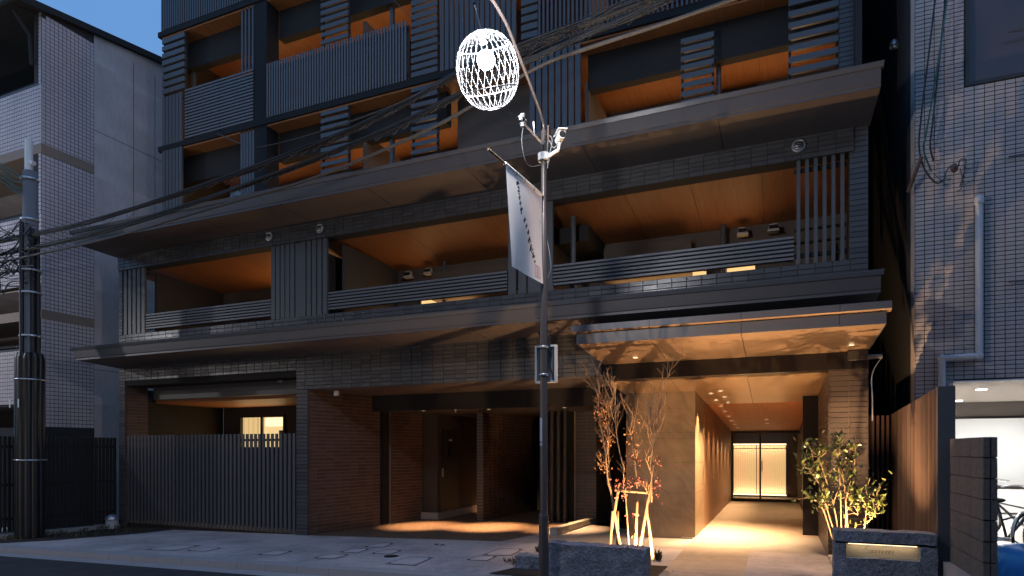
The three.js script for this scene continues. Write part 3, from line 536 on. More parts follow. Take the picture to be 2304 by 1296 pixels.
screenOf(hSlats, -7.2, -6.56, 9.75, 11.6, ZU + 0.01, 0.16, 0.105, 0.05);
screenOf(vSlats, -7.2, -6.56, 11.7, 12.58, ZU + 0.01, 0.16, 0.07, 0.05);
screenOf(vSlats, -6.5, -4.75, 9.74, 12.58, ZU + 0.02, 0.115, 0.085, 0.05);
screenOf(hSlats, -4.65, -4.3, 9.74, 12.58, ZU + 0.02, 0.165, 0.115, 0.05);
screenOf(vSlats, -4.49, -3.42, 7.2, 9.59, ZU, 0.135, 0.1, 0.06);
screenOf(hSlats, -1.565, -1.0, 7.3, 9.2, ZU + 0.01, 0.165, 0.09, 0.05);
screenOf(hSlats, 0.2, 0.95, 7.3, 12.5, ZU + 0.01, 0.19, 0.1, 0.05);
for (const [u, v] of [[1640, 78], [1704, 64]]) { const p = onZ(u, v, -1.95); const g = mesh('vent_ring', new THREE.TorusGeometry(0.1, 0.02, 8, 20), M.slatDark, B); g.position.set(p.x, p.y, -1.98); }
{ const q = onZ(1617, 190, -1.7); const p = mesh('downpipe', [rod([0, -0.5, 0], [0, 0.35, 0], 0.045, 12), rod([0, 0.35, 0], [-0.12, 0.5, 0], 0.045, 12), rod([-0.12, 0.5, 0], [-0.12, 1.0, 0], 0.045, 12)], M.poleBrown, B); p.position.set(q.x, q.y, -1.7); }
{ // row of small snow guards along the upper roof edge
  const g = [], s = new THREE.ConeGeometry(0.02, 0.05, 5);
  for (let x = -9.4; x < 1.1; x += 0.055) g.push(s.clone().translate(x, 7.39, -1.07));
  const m = mesh('bird_spikes', g, M.cableGrey, B); m.userData.kind = 'stuff';
}
for (const [x0, x1, y, I] of [[-13.6, -12.1, 7.16, 1.0], [-10.6, -9.0, 7.16, 2.2], [-8.3, -6.9, 7.16, 2.2], [-3.1, -1.7, 7.16, 2.2], [-1.1, 0.7, 7.16, 2.4], [-13.6, -12.1, 9.74, 2.2], [-10.6, -9.0, 9.74, 2.6], [-8.3, -6.9, 9.74, 2.6], [-4.2, -1.0, 9.74, 2.0]]) litWindow(x0, x1, y, y + 1.75, -3.8, I);

// ---------------------------------------------------------------- fence of the ground floor bay
const onG = (u, v, lift = 0) => { let p = onY(u, v, 0); for (let i = 0; i < 8; i++) p = onY(u, v, gy(p.x) + lift); return p; };
{
  const f = thing('slat_fence', 'dark grey upright slat fence filling the ground floor bay left of the parking entry', 'fence', [-12, 0, 0]);
  const n = 44;
  for (let i = 0; i < n; i++) { const x = -14.66 + (i + 0.5) * 5.28 / n + 12; bx(f, 'slat', M.slat, x - 0.034, x + 0.034, 0.02, 2.15, -0.055, -0.03); }
  for (const y of [0.2, 1.05, 1.99]) bx(f, 'rail', M.slatDark, -2.66, 2.62, y, y + 0.05, -0.1, -0.058);
  bx(f, 'backing_panel', M.boardGrey, -2.66, 2.62, 0.1, 1.86, -0.13, -0.103);
  bx(f, 'plinth', M.slatDark, -2.66, 2.62, -0.3, 0.0, -0.2, -0.09);
}
// ---------------------------------------------------------------- left neighbour
function tileCloud(parent, name, list, geo, mat, base) {   // many small tiles as one part
  const im = new THREE.InstancedMesh(geo, mat, list.length); im.name = name; im.userData.kind = 'stuff';
  const c = new THREE.Color(); list.forEach((m, i) => { im.setMatrixAt(i, m); const e = m.elements, k = (0.93 + 0.1 * rnd()) * (0.84 + 0.3 * N2(e[12] * 2.1 + e[14] * 2.1 + 90, e[13] * 0.8 + 40, 256)); c.setRGB(k, k, k * (0.97 + 0.06 * rnd())); im.setColorAt(i, c); });
  parent.add(im); im.castShadow = im.receiveShadow = true; return im;
}
function fieldList(list, o, ux, n, W, H, tw, th, hole) {
  const nc = Math.max(1, Math.round(W / tw)), nr = Math.max(1, Math.round(H / th)), basis = new THREE.Matrix4().makeBasis(ux, V(0, 1, 0), n);
  for (let r = 0; r < nr; r++) for (let c = 0; c < nc; c++) {
    const p = o.clone().addScaledVector(ux, (c + 0.5) * W / nc).add(V(0, (r + 0.5) * H / nr, 0));
    if (hole && hole(p)) continue;
    list.push(basis.clone().setPosition(p));
  }
}
{
  const L = thing('tiled_house', 'pale tiled three-storey house with recessed balconies left of the dark building', 'house', [-18, 0, -3]);
  const o = sub(L, 'wall'); o.position.set(18, 0, 3);   // built in street coordinates
  const xw = -16.5, zf = 0.83, zt = -0.45, yr = (z) => 12.5 + (zf - z) * 0.17;
  const add = (name, mat, x0, x1, y0, y1, z0, z1) => { const m = bu(L, name, mat, x0, x1, y0, y1, z0, z1); m.position.set(18, 0, 3); return m; };
  mesh('stucco_wall', hexa([[xw - 0.2, -0.4, zt], [xw, -0.4, zt], [xw, -0.4, -9], [xw - 0.2, -0.4, -9], [xw - 0.2, yr(zt), zt], [xw, yr(zt), zt], [xw, yr(-9), -9], [xw - 0.2, yr(-9), -9]]), M.stucco, o);
  mesh('backing', hexa([[xw - 0.3, -0.4, zf - 0.01], [xw - 0.008, -0.4, zf - 0.01], [xw - 0.008, -0.4, zt], [xw - 0.3, -0.4, zt], [xw - 0.3, yr(zf), zf - 0.01], [xw - 0.008, yr(zf), zf - 0.01], [xw - 0.008, yr(zt), zt], [xw - 0.3, yr(zt), zt]]), M.joint, o);
  for (const y of [3.9, 7.05, 10.2]) add('joint', M.dim, xw, xw + 0.002, y, y + 0.014, -9, zt);
  for (const z of [-1.55, -2.2, -2.75]) add('joint', M.dim, xw, xw + 0.0025, 2.4, 12.6, z, z + 0.012);
  const list = [], T = 0.098;
  fieldList(list, V(xw - 0.008, 2.36, zf - 0.005), V(0, 0, -1), V(1, 0, 0), zf - zt - 0.01, 10.1, T, T, (p) => p.y > yr(p.z) - 0.1);
  const yAt = (v) => onZ(80, v, zf).y;
  const pars = [[yAt(345), yAt(193)], [yAt(640), yAt(483)], [yAt(908), yAt(785)]];
  for (const [a, b] of pars) {
    fieldList(list, V(-20.5, a, zf - 0.008), XP, ZP, -16.505 + 20.5, b - a, T, T);
    add('parapet', M.dim, -30, xw - 0.31, a, b, zf - 0.2, zf - 0.01);
    add('rail', M.slatDark, -30, xw - 0.1, b + 0.1, b + 0.16, zf - 0.14, zf - 0.08); add('coping', M.slat, -30, xw - 0.1, b + 0.001, b + 0.04, zf - 0.22, zf + 0.01);
    add('floor_slab', M.stucco, -30, xw - 0.31, a - 0.02, a + 0.12, -1.5, zf - 0.201);
  }
  for (const [a, b] of [[pars[0][1], yr(zf)], [pars[1][1], pars[0][0]], [pars[2][1], pars[1][0]]]) fieldList(list, V(xw - 0.13, a, zf - 0.008), XP, ZP, 0.12, b - a, 0.12, T);
  tileCloud(o, 'wall_tiles', list, chamfered(T - 0.014, T - 0.014, 0.008, 0.002), std([0.6, 0.53, 0.53], 0.35));
  for (const y of [8.6, 4.55]) add('string_course', std([0.27, 0.2, 0.15], 0.6), -30, xw + 0.012, y + 0.45, y + 0.68, zt, zf + 0.012);
  add('back_wall', M.plaster, -34, xw - 0.3, -0.4, 12.5, -1.7, -1.5);
  add('plinth', M.darkStucco, -30, xw + 0.01, -0.4, 2.35, zt, zf + 0.01);
  const rg = (z0, z1, x0, x1, up) => hexa([[x0, yr(z0) + up, z0], [x1, yr(z0) + up, z0], [x1, yr(z1) + up, z1], [x0, yr(z1) + up, z1], [x0, yr(z0) + up + 0.16, z0], [x1, yr(z0) + up + 0.16, z0], [x1, yr(z1) + up + 0.16, z1], [x0, yr(z1) + up + 0.16, z1]]);
  mesh('roof', rg(1.35, -9, -24, xw + 0.12, -0.02), M.slatDark, o);
  mesh('gutter', rod([-24, 12.42, 1.42], [xw + 0.1, 12.42, 1.42], 0.07, 10), M.slatDark, o);
  mesh('downpipe', [rod([xw - 0.25, 12.3, 1.3], [xw - 0.25, 11.9, 0.95], 0.045), rod([xw - 0.25, 11.9, 0.95], [xw - 0.25, 11.2, 0.9], 0.045)], M.slatDark, o);
}
{ // fence of the left neighbour, running back along the boundary
  const f = thing('boundary_fence', 'dark upright slat fence running back beside the utility pole on the left', 'fence', [-15.5, 0, 1]);
  const a = V(-15.75, 0, 2.6), b = V(-15.2, 0, -0.15), n = 34;
  for (let i = 0; i < n; i++) { const p = a.clone().lerp(b, (i + 0.5) / n); bx(f, 'slat', M.slatDark, p.x - 0.025 + 15.5, p.x + 0.025 + 15.5, -0.02, 2.1, p.z - 0.026 - 1, p.z + 0.026 - 1); }
  for (const y of [0.25, 1.0, 1.85]) { const m = mesh('rail', wallPrism([a.x - 0.03, a.z], [b.x - 0.03, b.z], 0.03, y, y + 0.05), M.black, f); m.position.set(15.5, 0, -1); }
  const m = mesh('base', wallPrism([a.x + 0.12, a.z], [b.x + 0.12, b.z], 0.25, -0.4, -0.03), M.conc, f); m.position.set(15.5, 0, -1);
}
// ---------------------------------------------------------------- right neighbour
{
  const R = thing('corner_house', 'grey tiled house with a bright white garage at the right edge', 'house', [4, 0, -3]);
  const o = sub(R, 'wall'); o.position.set(-4, 0, 3);
  const zf = -0.2, xl = 1.86, gx = onZ(2136, 858, zf).x, gyTop = onZ(2200, 855, zf).y;
  const wx = onZ(2172, 195, zf).x, wy = onZ(2172, 195, zf).y, add = (nm, mat, ...r) => { const m = bu(R, nm, mat, ...r); m.position.set(-4, 0, 3); return m; };
  const list = [];
  fieldList(list, V(xl, 0.2, zf - 0.007), XP, ZP, 4.14, 13.8, 0.118, 0.0605, (p) => (p.x > gx && p.y < gyTop) || (p.x > wx && p.y > wy && p.y < wy + 1.8));
  tileCloud(o, 'wall_tiles', list, chamfered(0.109, 0.0505, 0.007, 0.002), std([0.36, 0.335, 0.33], 0.4));
  add('backing', M.joint, xl, gx, 0, 14, zf - 0.25, zf - 0.008); add('backing', M.joint, gx + 0.001, 6.5, gyTop, wy, zf - 0.25, zf - 0.008); add('backing', M.joint, gx + 0.001, wx, wy + 0.001, 14, zf - 0.25, zf - 0.008); add('backing', M.joint, wx + 0.001, 6.5, wy + 1.8, 14, zf - 0.25, zf - 0.008);
  add('side_wall', M.darkStucco, xl, xl + 0.2, 0, 14, -9, zf - 0.251);
  add('return_wall', M.stucco, xl - 0.006, xl - 0.001, 0, 14, zf - 0.28, zf - 0.02);
  const W = sub(R, 'window'); W.position.set(-4, 0, 3);
  bx(W, 'frame', M.frame, wx, wx + 0.05, wy, wy + 1.8, zf - 0.12, zf + 0.012); bx(W, 'frame', M.frame, wx + 0.051, 6, wy, wy + 0.05, zf - 0.12, zf + 0.013); bx(W, 'frame', M.frame, wx + 0.9, wx + 0.95, wy + 0.051, wy + 1.8, zf - 0.1, zf - 0.02);
  bx(W, 'pane', std([0.085, 0.07, 0.075], 0.2), wx + 0.05, wx + 0.9, wy + 0.05, wy + 1.8, zf - 0.09, zf - 0.08); bx(W, 'pane', std([0.22, 0.22, 0.28], 0.12), wx + 0.95, 6, wy + 0.05, wy + 1.8, zf - 0.13, zf - 0.12);
  // drain pipe on the wall
  const a = onZ(2203, 455, zf + 0.09), b = onZ(2203, 795, zf + 0.09), c = onZ(2119, 806, zf + 0.09);
  mesh('drain_pipe', [rod([a.x, a.y, zf + 0.09], [a.x, c.y + 0.02, zf + 0.09], 0.045, 14), rod([a.x, c.y + 0.01, zf + 0.09], [c.x, c.y, zf + 0.09], 0.045, 14), rod([c.x, c.y, zf + 0.09], [c.x, 2.0, zf + 0.09], 0.045, 14)], M.pvc, o);
  for (const [x, y] of [[a.x, c.y + 0.01], [c.x, c.y]]) { const e = mesh('pipe_elbow', new THREE.SphereGeometry(0.056, 14, 10), M.pvc, o); e.position.set(x, y, zf + 0.09); }
  const h = mesh('vent_cap', new THREE.CapsuleGeometry(0.06, 0.05, 6, 14), M.pvc, o); h.position.set(a.x, a.y + 0.02, zf + 0.09);
  for (const [u, v] of [[2270, 352], [2270, 634], [2270, 72]]) { const p = onZ(u, v, zf + 0.06); mesh('cable_bracket', rod([p.x, p.y, zf + 0.05], [p.x + 0.6, p.y + 0.006, zf + 0.06], 0.011), M.cableGrey, o); }
  // garage
  const gz = -8;
  add('ceiling', std([0.55, 0.5, 0.46], 0.8), gx - 0.2, 9, gyTop, gyTop + 0.1, -8.6, zf - 0.26);
  add('lintel_edge', M.white, gx - 0.001, 6.5, gyTop - 0.02, gyTop - 0.001, zf - 0.1, zf - 0.005);
  add('wall', M.white, gx - 0.25, gx - 0.05, 0.1, gyTop, -8.8, zf - 0.26);
  const zb = -5.2, yl2 = onZ(2230, 936, zb).y;
  add('inner_beam', std([0.2, 0.18, 0.17], 0.6), gx - 0.05, 9, yl2, gyTop - 0.001, zb - 0.1, zb); add('door_head', M.frame, gx - 0.05, 9, yl2 - 0.05, yl2 - 0.001, zb - 0.1, zb + 0.02);
  add('wall', M.white, gx - 0.2, 9, 0.1, 3, -8.6, -8.5); add('wall', M.white, 9, 9.1, 0, 3, -8.6, zf);
  add('floor', std([0.5, 0.48, 0.46], 0.8), gx - 0.2, 9, 0.05, gy(3) + 0.01, -8.5, zf + 0.2);
  add('shelf', M.frame, 3.4, 9, 0.88, 0.93, -8.4, -7.9); add('cabinet', M.white, 3.6, 9, 0.3, 0.86, -8.4, -7.9);
  for (const [u, v] of [[2208, 877], [2156, 902]]) { const p = onY(u, v, gyTop - 0.01); const m = mesh('ceiling_lamp', new THREE.CylinderGeometry(0.075, 0.075, 0.012, 24), M.lampWhite, o); m.position.set(p.x, gyTop - 0.008, p.z); spot([p.x, gyTop - 0.03, p.z], [p.x, 0, p.z], [1, 0.93, 0.84], 42, 1.3, 0.8, 4); }
  const tl = mesh('tube_lamp', new THREE.BoxGeometry(2.4, 0.03, 0.1), M.lampWhite, o); tl.position.set(5, 2.72, -6.6);
  const l = new THREE.RectAreaLight(new THREE.Color(0.95, 0.98, 1), 75, 2.4, 0.2); l.name = 'garage_light'; l.position.set(5, 2.69, -6.6); l.lookAt(5, 0, -6.9); scene.add(l);
  // dark pipework in the gap between the houses
  const dz = -1.6; const dp = [[2023, 0], [2027, 130], [2028, 300], [2030, 520], [2033, 720]].map(([u, v]) => onZ(u, v, dz)); mesh('downpipe', tube(dp, 0.035, 30, 8), M.cableGrey, o);
  const hv = onZ(2012, 105, -1.5), hood = mesh('vent_hood', new THREE.SphereGeometry(0.09, 14, 8, 0, Math.PI * 2, 0, Math.PI / 2).scale(0.8, 1.3, 1), M.steel, o); hood.position.copy(hv);
}
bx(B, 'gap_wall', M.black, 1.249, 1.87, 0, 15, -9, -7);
bx(B, 'side_wall', M.darkStucco, 1.18, 1.246, 0, 15, -9, -0.72);
{ // canopy drain running to the side of the entrance pillar
  const a = onZ(1912, 806, 0.1), b = onZ(1985, 801, 0.1); mesh('drain_pipe', rod(a, b, 0.035, 12), M.roofMetal, B);
  bx(B, 'drain_box', M.frame, a.x - 0.03, a.x + 0.22, a.y - 0.03, a.y + 0.1, 0.03, 0.16);
  const c = onZ(1963, 840, 0.06), d = onZ(1963, 900, 0.06); mesh('conduit', tube([b.clone().setZ(0.06), c, d, d.clone().add(V(0, -0.3, 0))], 0.009, 20, 6), M.steel, B);
}
{ // timber-look fence on the right boundary
  const f = thing('timber_fence', 'brown upright slat fence with a dark end post beside the entrance sign', 'fence', [1.71, 0, 0.5]);
  const tone = [0.7, 1, 1.3].map((k) => std([0.1 * k, 0.061 * k, 0.045 * k], 0.6)), n = 44, h = (z) => 2.36 + 0.05 * (z + 1);
  for (let i = 0; i < n; i++) { const z = -1 + (i + 0.5) * 3.0 / n; bx(f, 'slat', tone[Math.floor(rnd() * 3)], -0.035, 0.0, 0.2, h(z), z - 0.5 - 0.017, z - 0.5 + 0.017); }
  bx(f, 'end_post', M.slat, -0.035, 0.13, 0.1, 2.52, 1.51, 1.6);
  for (let i = 0; i < 5; i++) bx(f, 'slat', M.fenceWood, -0.3 + i * 0.068, -0.262 + i * 0.068, 0.2, 2.35, -1.53, -1.5);
  bx(f, 'post', M.slatDark, -0.345, -0.31, 0.2, 2.36, -1.55, -1.5);
}
{ // concrete block wall
  const w = thing('block_wall', 'rough grey concrete block wall on a low footing in front of the garage', 'wall', [1.83, gy(1.83), 2.85]);
  const H = 0.195, top = 1.93 - gy(1.83), n = 7;
  for (let r = 0; r < n; r++) for (let k = 0; k < 3; k++) {
    const z1 = 0.51 - k * 0.4, z0 = z1 - 0.392, y1 = top - r * H, y0 = y1 - H + 0.008;
    if (k) bu(w, 'block', M.block, -0.055, 0.055, y0, y1, z0, z1);
    else { bu(w, 'block', M.block, -0.055, 0.055, y0, y1, z0, z1 - 0.012); for (const [a, b] of [[-0.055, -0.004], [0.004, 0.055]]) bu(w, 'block_face', M.block, a + 0.002 * rnd(), b - 0.002 * rnd(), y0 + 0.003, y1 - 0.003, z1 - 0.012, z1 + 0.008 * rnd()); }
  }
  bu(w, 'mortar', M.joint, -0.045, 0.045, 0, top - 0.01, -0.68, 0.49);
  bu(w, 'footing', M.conc, -0.12, 0.14, -0.1, top - n * H + 0.004, -0.7, 0.62);
}
// ---------------------------------------------------------------- granite stones by the street
function roughBox(x0, x1, y0, y1, z0, z1, amp, step = 0.06) {
  const w = x1 - x0, h = y1 - y0, d = z1 - z0; let g = new THREE.BoxGeometry(w, h, d, Math.ceil(w / step), Math.ceil(h / step), Math.ceil(d / step)).toNonIndexed();
  g.translate((x0 + x1) / 2, (y0 + y1) / 2, (z0 + z1) / 2);
  const p = g.attributes.position, f = (a, b, c, s) => N1(a * s + c * 3.1 + 50, b * s + c * 1.7 + 80, 256) - 0.5;
  for (let i = 0; i < p.count; i++) { const x = p.getX(i), y = p.getY(i), z = p.getZ(i); p.setXYZ(i, x + amp * (f(y, z, x, 9) + 0.5 * f(y, z, x, 22)), y + amp * (f(x, z, y, 9) + 0.5 * f(x, z, y, 22)), z + amp * (f(x, y, z, 9) + 0.5 * f(x, y, z, 25))); }
  return uvm(g);
}
{
  const s = thing('granite_slab', 'upright rough granite slab edging the tree bed behind the lamp post', 'stone', [-2.03, gy(-2), 2.82]);
  mesh('slab', roughBox(-0.66, 0.62, -0.2, 0.475, -0.13, 0.13, 0.022), M.gran, s);
  const t = thing('granite_block', 'low granite block with a pale top left of the lamp post', 'stone', [-3.1, gy(-3), 2.1]);
  mesh('block', roughBox(-0.3, 0.35, -0.1, 0.19, -0.14, 0.16, 0.03), M.gran, t);
}
{
  const g0 = gy(1.15), s = thing('stone_sign', 'granite name stone with a lit recessed panel in front of the leafy shrub', 'sign', [1.14, g0, 2.1]);
  const w = 0.51, y1 = 0.655;
  mesh('cap', roughBox(-w, w, y1 - 0.125, y1, -0.14, 0.13, 0.018), M.gran, s);
  mesh('base', roughBox(-w, w, -0.15, 0.345, -0.13, 0.12, 0.012), M.gran, s);
  mesh('side_stone', roughBox(-w, -0.385, 0.347, 0.505, -0.13, 0.12, 0.01), M.gran, s);
  mesh('side_stone', roughBox(0.345, w, 0.347, 0.505, -0.13, 0.12, 0.01), M.gran, s);
  bx(s, 'slot', M.black, -w + 0.02, w - 0.02, 0.507, 0.528, -0.12, 0.1);
  const c = document.createElement('canvas'); c.width = 512; c.height = 128; const x = c.getContext('2d');
  x.fillStyle = '#b9ad98'; x.fillRect(0, 0, 512, 128);
  for (let i = 0; i < 2600; i++) { const k = 120 + 90 * rnd(); x.fillStyle = `rgba(${k},${k * 0.93},${k * 0.8},0.22)`; x.fillRect(rnd() * 512, rnd() * 128, 6 + 22 * rnd(), 1 + 2 * rnd()); }
  x.strokeStyle = 'rgba(74,60,42,0.75)'; x.lineWidth = 3; x.beginPath(); x.moveTo(176, 30); x.bezierCurveTo(130, 26, 140, 60, 165, 62); x.bezierCurveTo(190, 66, 180, 96, 148, 88);
  for (let i = 0; i < 7; i++) { const q = 186 + i * 24; x.moveTo(q, 62); x.bezierCurveTo(q + 12, 52, q + 14, 88, q + 4, 86); x.bezierCurveTo(q - 6, 84, q + 4, 60, q + 20, 64); } x.stroke();
  const t = new THREE.CanvasTexture(c); t.colorSpace = THREE.SRGBColorSpace;
  const pm = new THREE.MeshStandardMaterial({ map: t, roughness: 0.8, bumpMap: t, bumpScale: 0.003 });
  const p = mesh('name_panel', new THREE.PlaneGeometry(0.73, 0.16), pm, s); p.position.set(-0.02, 0.426, 0.035); bx(s, 'panel_back', M.gran, -0.385, 0.345, 0.347, 0.505, -0.1, 0.033);
  const led = bx(s, 'led_strip', M.lamp, -0.36, 0.32, 0.5, 0.506, 0.085, 0.1);
  const l = new THREE.RectAreaLight(new THREE.Color(1, 0.78, 0.52), 11, 0.68, 0.015); l.name = 'sign_light'; l.position.set(1.12, g0 + 0.497, 2.19); l.lookAt(1.12, g0 + 0.3, 2.145); scene.add(l);
}

// ---------------------------------------------------------------- the other side of the street, behind the camera: it keeps the low sky off the facades, and its shops light them
{
  const wallC = [[0.22, 0.2, 0.18], [0.3, 0.27, 0.25], [0.17, 0.15, 0.14], [0.26, 0.25, 0.25], [0.2, 0.18, 0.16]];
  const lab = ['grey', 'cream', 'brown', 'pale grey', 'taupe'];
  [[-52, -33, 10.5], [-32.6, -19, 9], [-18.7, -8, 11], [-7.7, 3.5, 8.8], [3.8, 16, 10], [16.4, 40, 9.5]].forEach(([x0, x1, h], i) => {
    const g = gy(Math.max(-30, Math.min(2, (x0 + x1) / 2))), H = thing('town_house', lab[i % 5] + ' town house across the street, ' + ['fourth to the left', 'with the lit shop sign', 'with the wide lit shopfront', 'behind the camera', 'first to the right', 'second to the right'][i], 'house', [(x0 + x1) / 2, g, 16]), w = (x1 - x0) / 2, m = std(wallC[i % 5], 0.85, { map: tPanel });
    bu(H, 'wall', m, -w, w, -0.5, h, -2.6, 6); bx(H, 'roof', M.slatDark, -w - 0.2, w + 0.2, h, h + 0.25, -3, 6.2);
    for (let k = 0; k < Math.floor(w); k++) for (const y of [4, 6.8]) { const x = -w + 1 + k * 2; if (y + 1.4 > h - 0.4) continue; const W = sub(H, 'window'); bx(W, 'frame', M.frame, x - 0.55, x + 0.55, y, y + 1.3, -2.66, -2.61); bx(W, 'pane', M.black, x - 0.5, x + 0.5, y + 0.05, y + 1.25, -2.68, -2.665); }
  });
  const shop = (x, y, w, h, I, c) => { const g = thing('shop_front', y > 4 ? 'lit sign band of the shop across the street' : 'wide lit shop window across the street', y > 4 ? 'sign' : 'shop window', [x, y, 13.3]); bx(g, 'pane', new THREE.MeshStandardMaterial({ color: 0x333333, emissive: new THREE.Color(...c), emissiveIntensity: I }), -w / 2, w / 2, -h / 2, h / 2, -0.06, -0.03); for (let k = 0; k <= 4; k++) bx(g, 'frame', M.frame, -w / 2 + k * w / 4 - 0.04, -w / 2 + k * w / 4 + 0.04, -h / 2, h / 2, -0.1, -0.03); const l = new THREE.RectAreaLight(new THREE.Color(...c), I, w, h); l.name = 'shop_light'; l.position.set(x, y, 13.17); l.lookAt(x, y, 0); scene.add(l); };
  shop(-12.5, 1.6, 8, 2.5, 1.0, [1, 0.86, 0.76]); shop(-26, 5.9, 9, 1.1, 2.2, [1, 0.9, 0.85]);
}
// ---------------------------------------------------------------- street lamp with the wire cage
const PX = -2.55, PZ = 3.38;
function cage(parent, c0, c1) {   // lattice shade between two ring centres
  const axis = c1.clone().sub(c0), Lh = axis.length() / 2, mid = c0.clone().add(c1).multiplyScalar(0.5), q = new THREE.Quaternion().setFromUnitVectors(V(0, 1, 0), axis.clone().normalize());
  const R = 0.297, prof = (t) => { const y = -Lh + 2 * Lh * t, k = (t - 0.5) * 2, r = R * Math.sqrt(Math.max(0, 1 - Math.pow(Math.abs(k) * 0.965, 2.25))); return [y, Math.max(r, 0.08)]; };
  const g = [], n = 26;
  for (const dir of [1, -1]) for (let i = 0; i < n; i++) {
    const pts = []; for (let k = 0; k <= 20; k++) { const t = k / 20, [y, r] = prof(t), a = i / n * Math.PI * 2 + dir * t * 0.7; pts.push(V(Math.cos(a) * r, y, Math.sin(a) * r).applyQuaternion(q).add(mid)); }
    g.push(tube(pts, 0.0012, 26, 4));
  }
  const w = mesh('wire_cage', g, M.whiteWire, parent);
  const rings = []; for (const t of [0.0, 0.24, 0.8, 1.0]) { const [y, r] = prof(t); rings.push(new THREE.TorusGeometry(r * (t === 0.8 ? 0.995 : 1), t === 0.24 || t === 0.8 ? 0.005 : 0.008, 6, 48).rotateX(Math.PI / 2).translate(0, y, 0).applyQuaternion(q).translate(mid.x, mid.y, mid.z)); }
  mesh('ring', rings, M.whiteWire, parent);
  return { mid, q, Lh };
}
function streetLamp(label, I) {
  const g0 = gy(PX), L = thing('street_lamp', label, 'street lamp', [PX, 0, PZ]);
  mesh('pole', new THREE.LatheGeometry([[0.06, g0 - 0.2], [0.06, 1.02], [0.058, 1.04], [0.048, 1.05], [0.044, 3.2], [0.042, 4.6], [0.0425, 4.61], [0.035, 4.63], [0.033, 5.62], [0.001, 5.63]].map(([r, y]) => new THREE.Vector2(r, y)), 20), M.poleBrown, L);
  const to = (u, v) => { const p = onX(u, v, PX); return V(0, p.y, p.z - PZ); };
  const arm = [[1222, 300], [1219, 272], [1195, 195], [1166, 120], [1140, 55], [1112, 5], [1090, -22], [1074, -18], [1068, 10]].map(([u, v]) => to(u, v)); arm[0].z = 0; arm[1].z = 0.02;
  mesh('arm', tube(arm, 0.018, 60, 10), M.poleBrown, L);
  const bot = to(1111, 245), top = to(1083, 70);
  const k = cage(L, bot, top);
  mesh('hanger', [rod(arm[8], top, 0.006, 6)], M.steel, L);
  const cap = mesh('lamp_holder', [cyl(0.035, 0.09, 14), cyl(0.055, 0.02, 14).translate(0, 0.06, 0)], M.white, L); cap.position.copy(top).addScaledVector(bot.clone().sub(top).normalize(), 0.06); cap.quaternion.copy(k.q);
  const bp = top.clone().lerp(bot, 0.36);
  const b = mesh('bulb', new THREE.SphereGeometry(0.085, 20, 14), new THREE.MeshStandardMaterial({ color: 0x333333, emissive: new THREE.Color(0.95, 0.97, 1), emissiveIntensity: 40 }), L); b.position.copy(bp);
  const pl = new THREE.PointLight(new THREE.Color(0.97, 0.96, 1), I, 0, 2); pl.position.copy(bp); pl.castShadow = true; pl.shadow.radius = 4; pl.name = 'lamp_light'; L.add(pl);
  return L;
}
streetLamp('slim brown street lamp with a glowing white wire cage in front of the entrance', 22);
{
  const lamp2 = streetLamp('street lamp with a wire cage further down the street, left of the frame', 22);
  lamp2.position.set(-19.2, -0.3, PZ + 0.1);
}
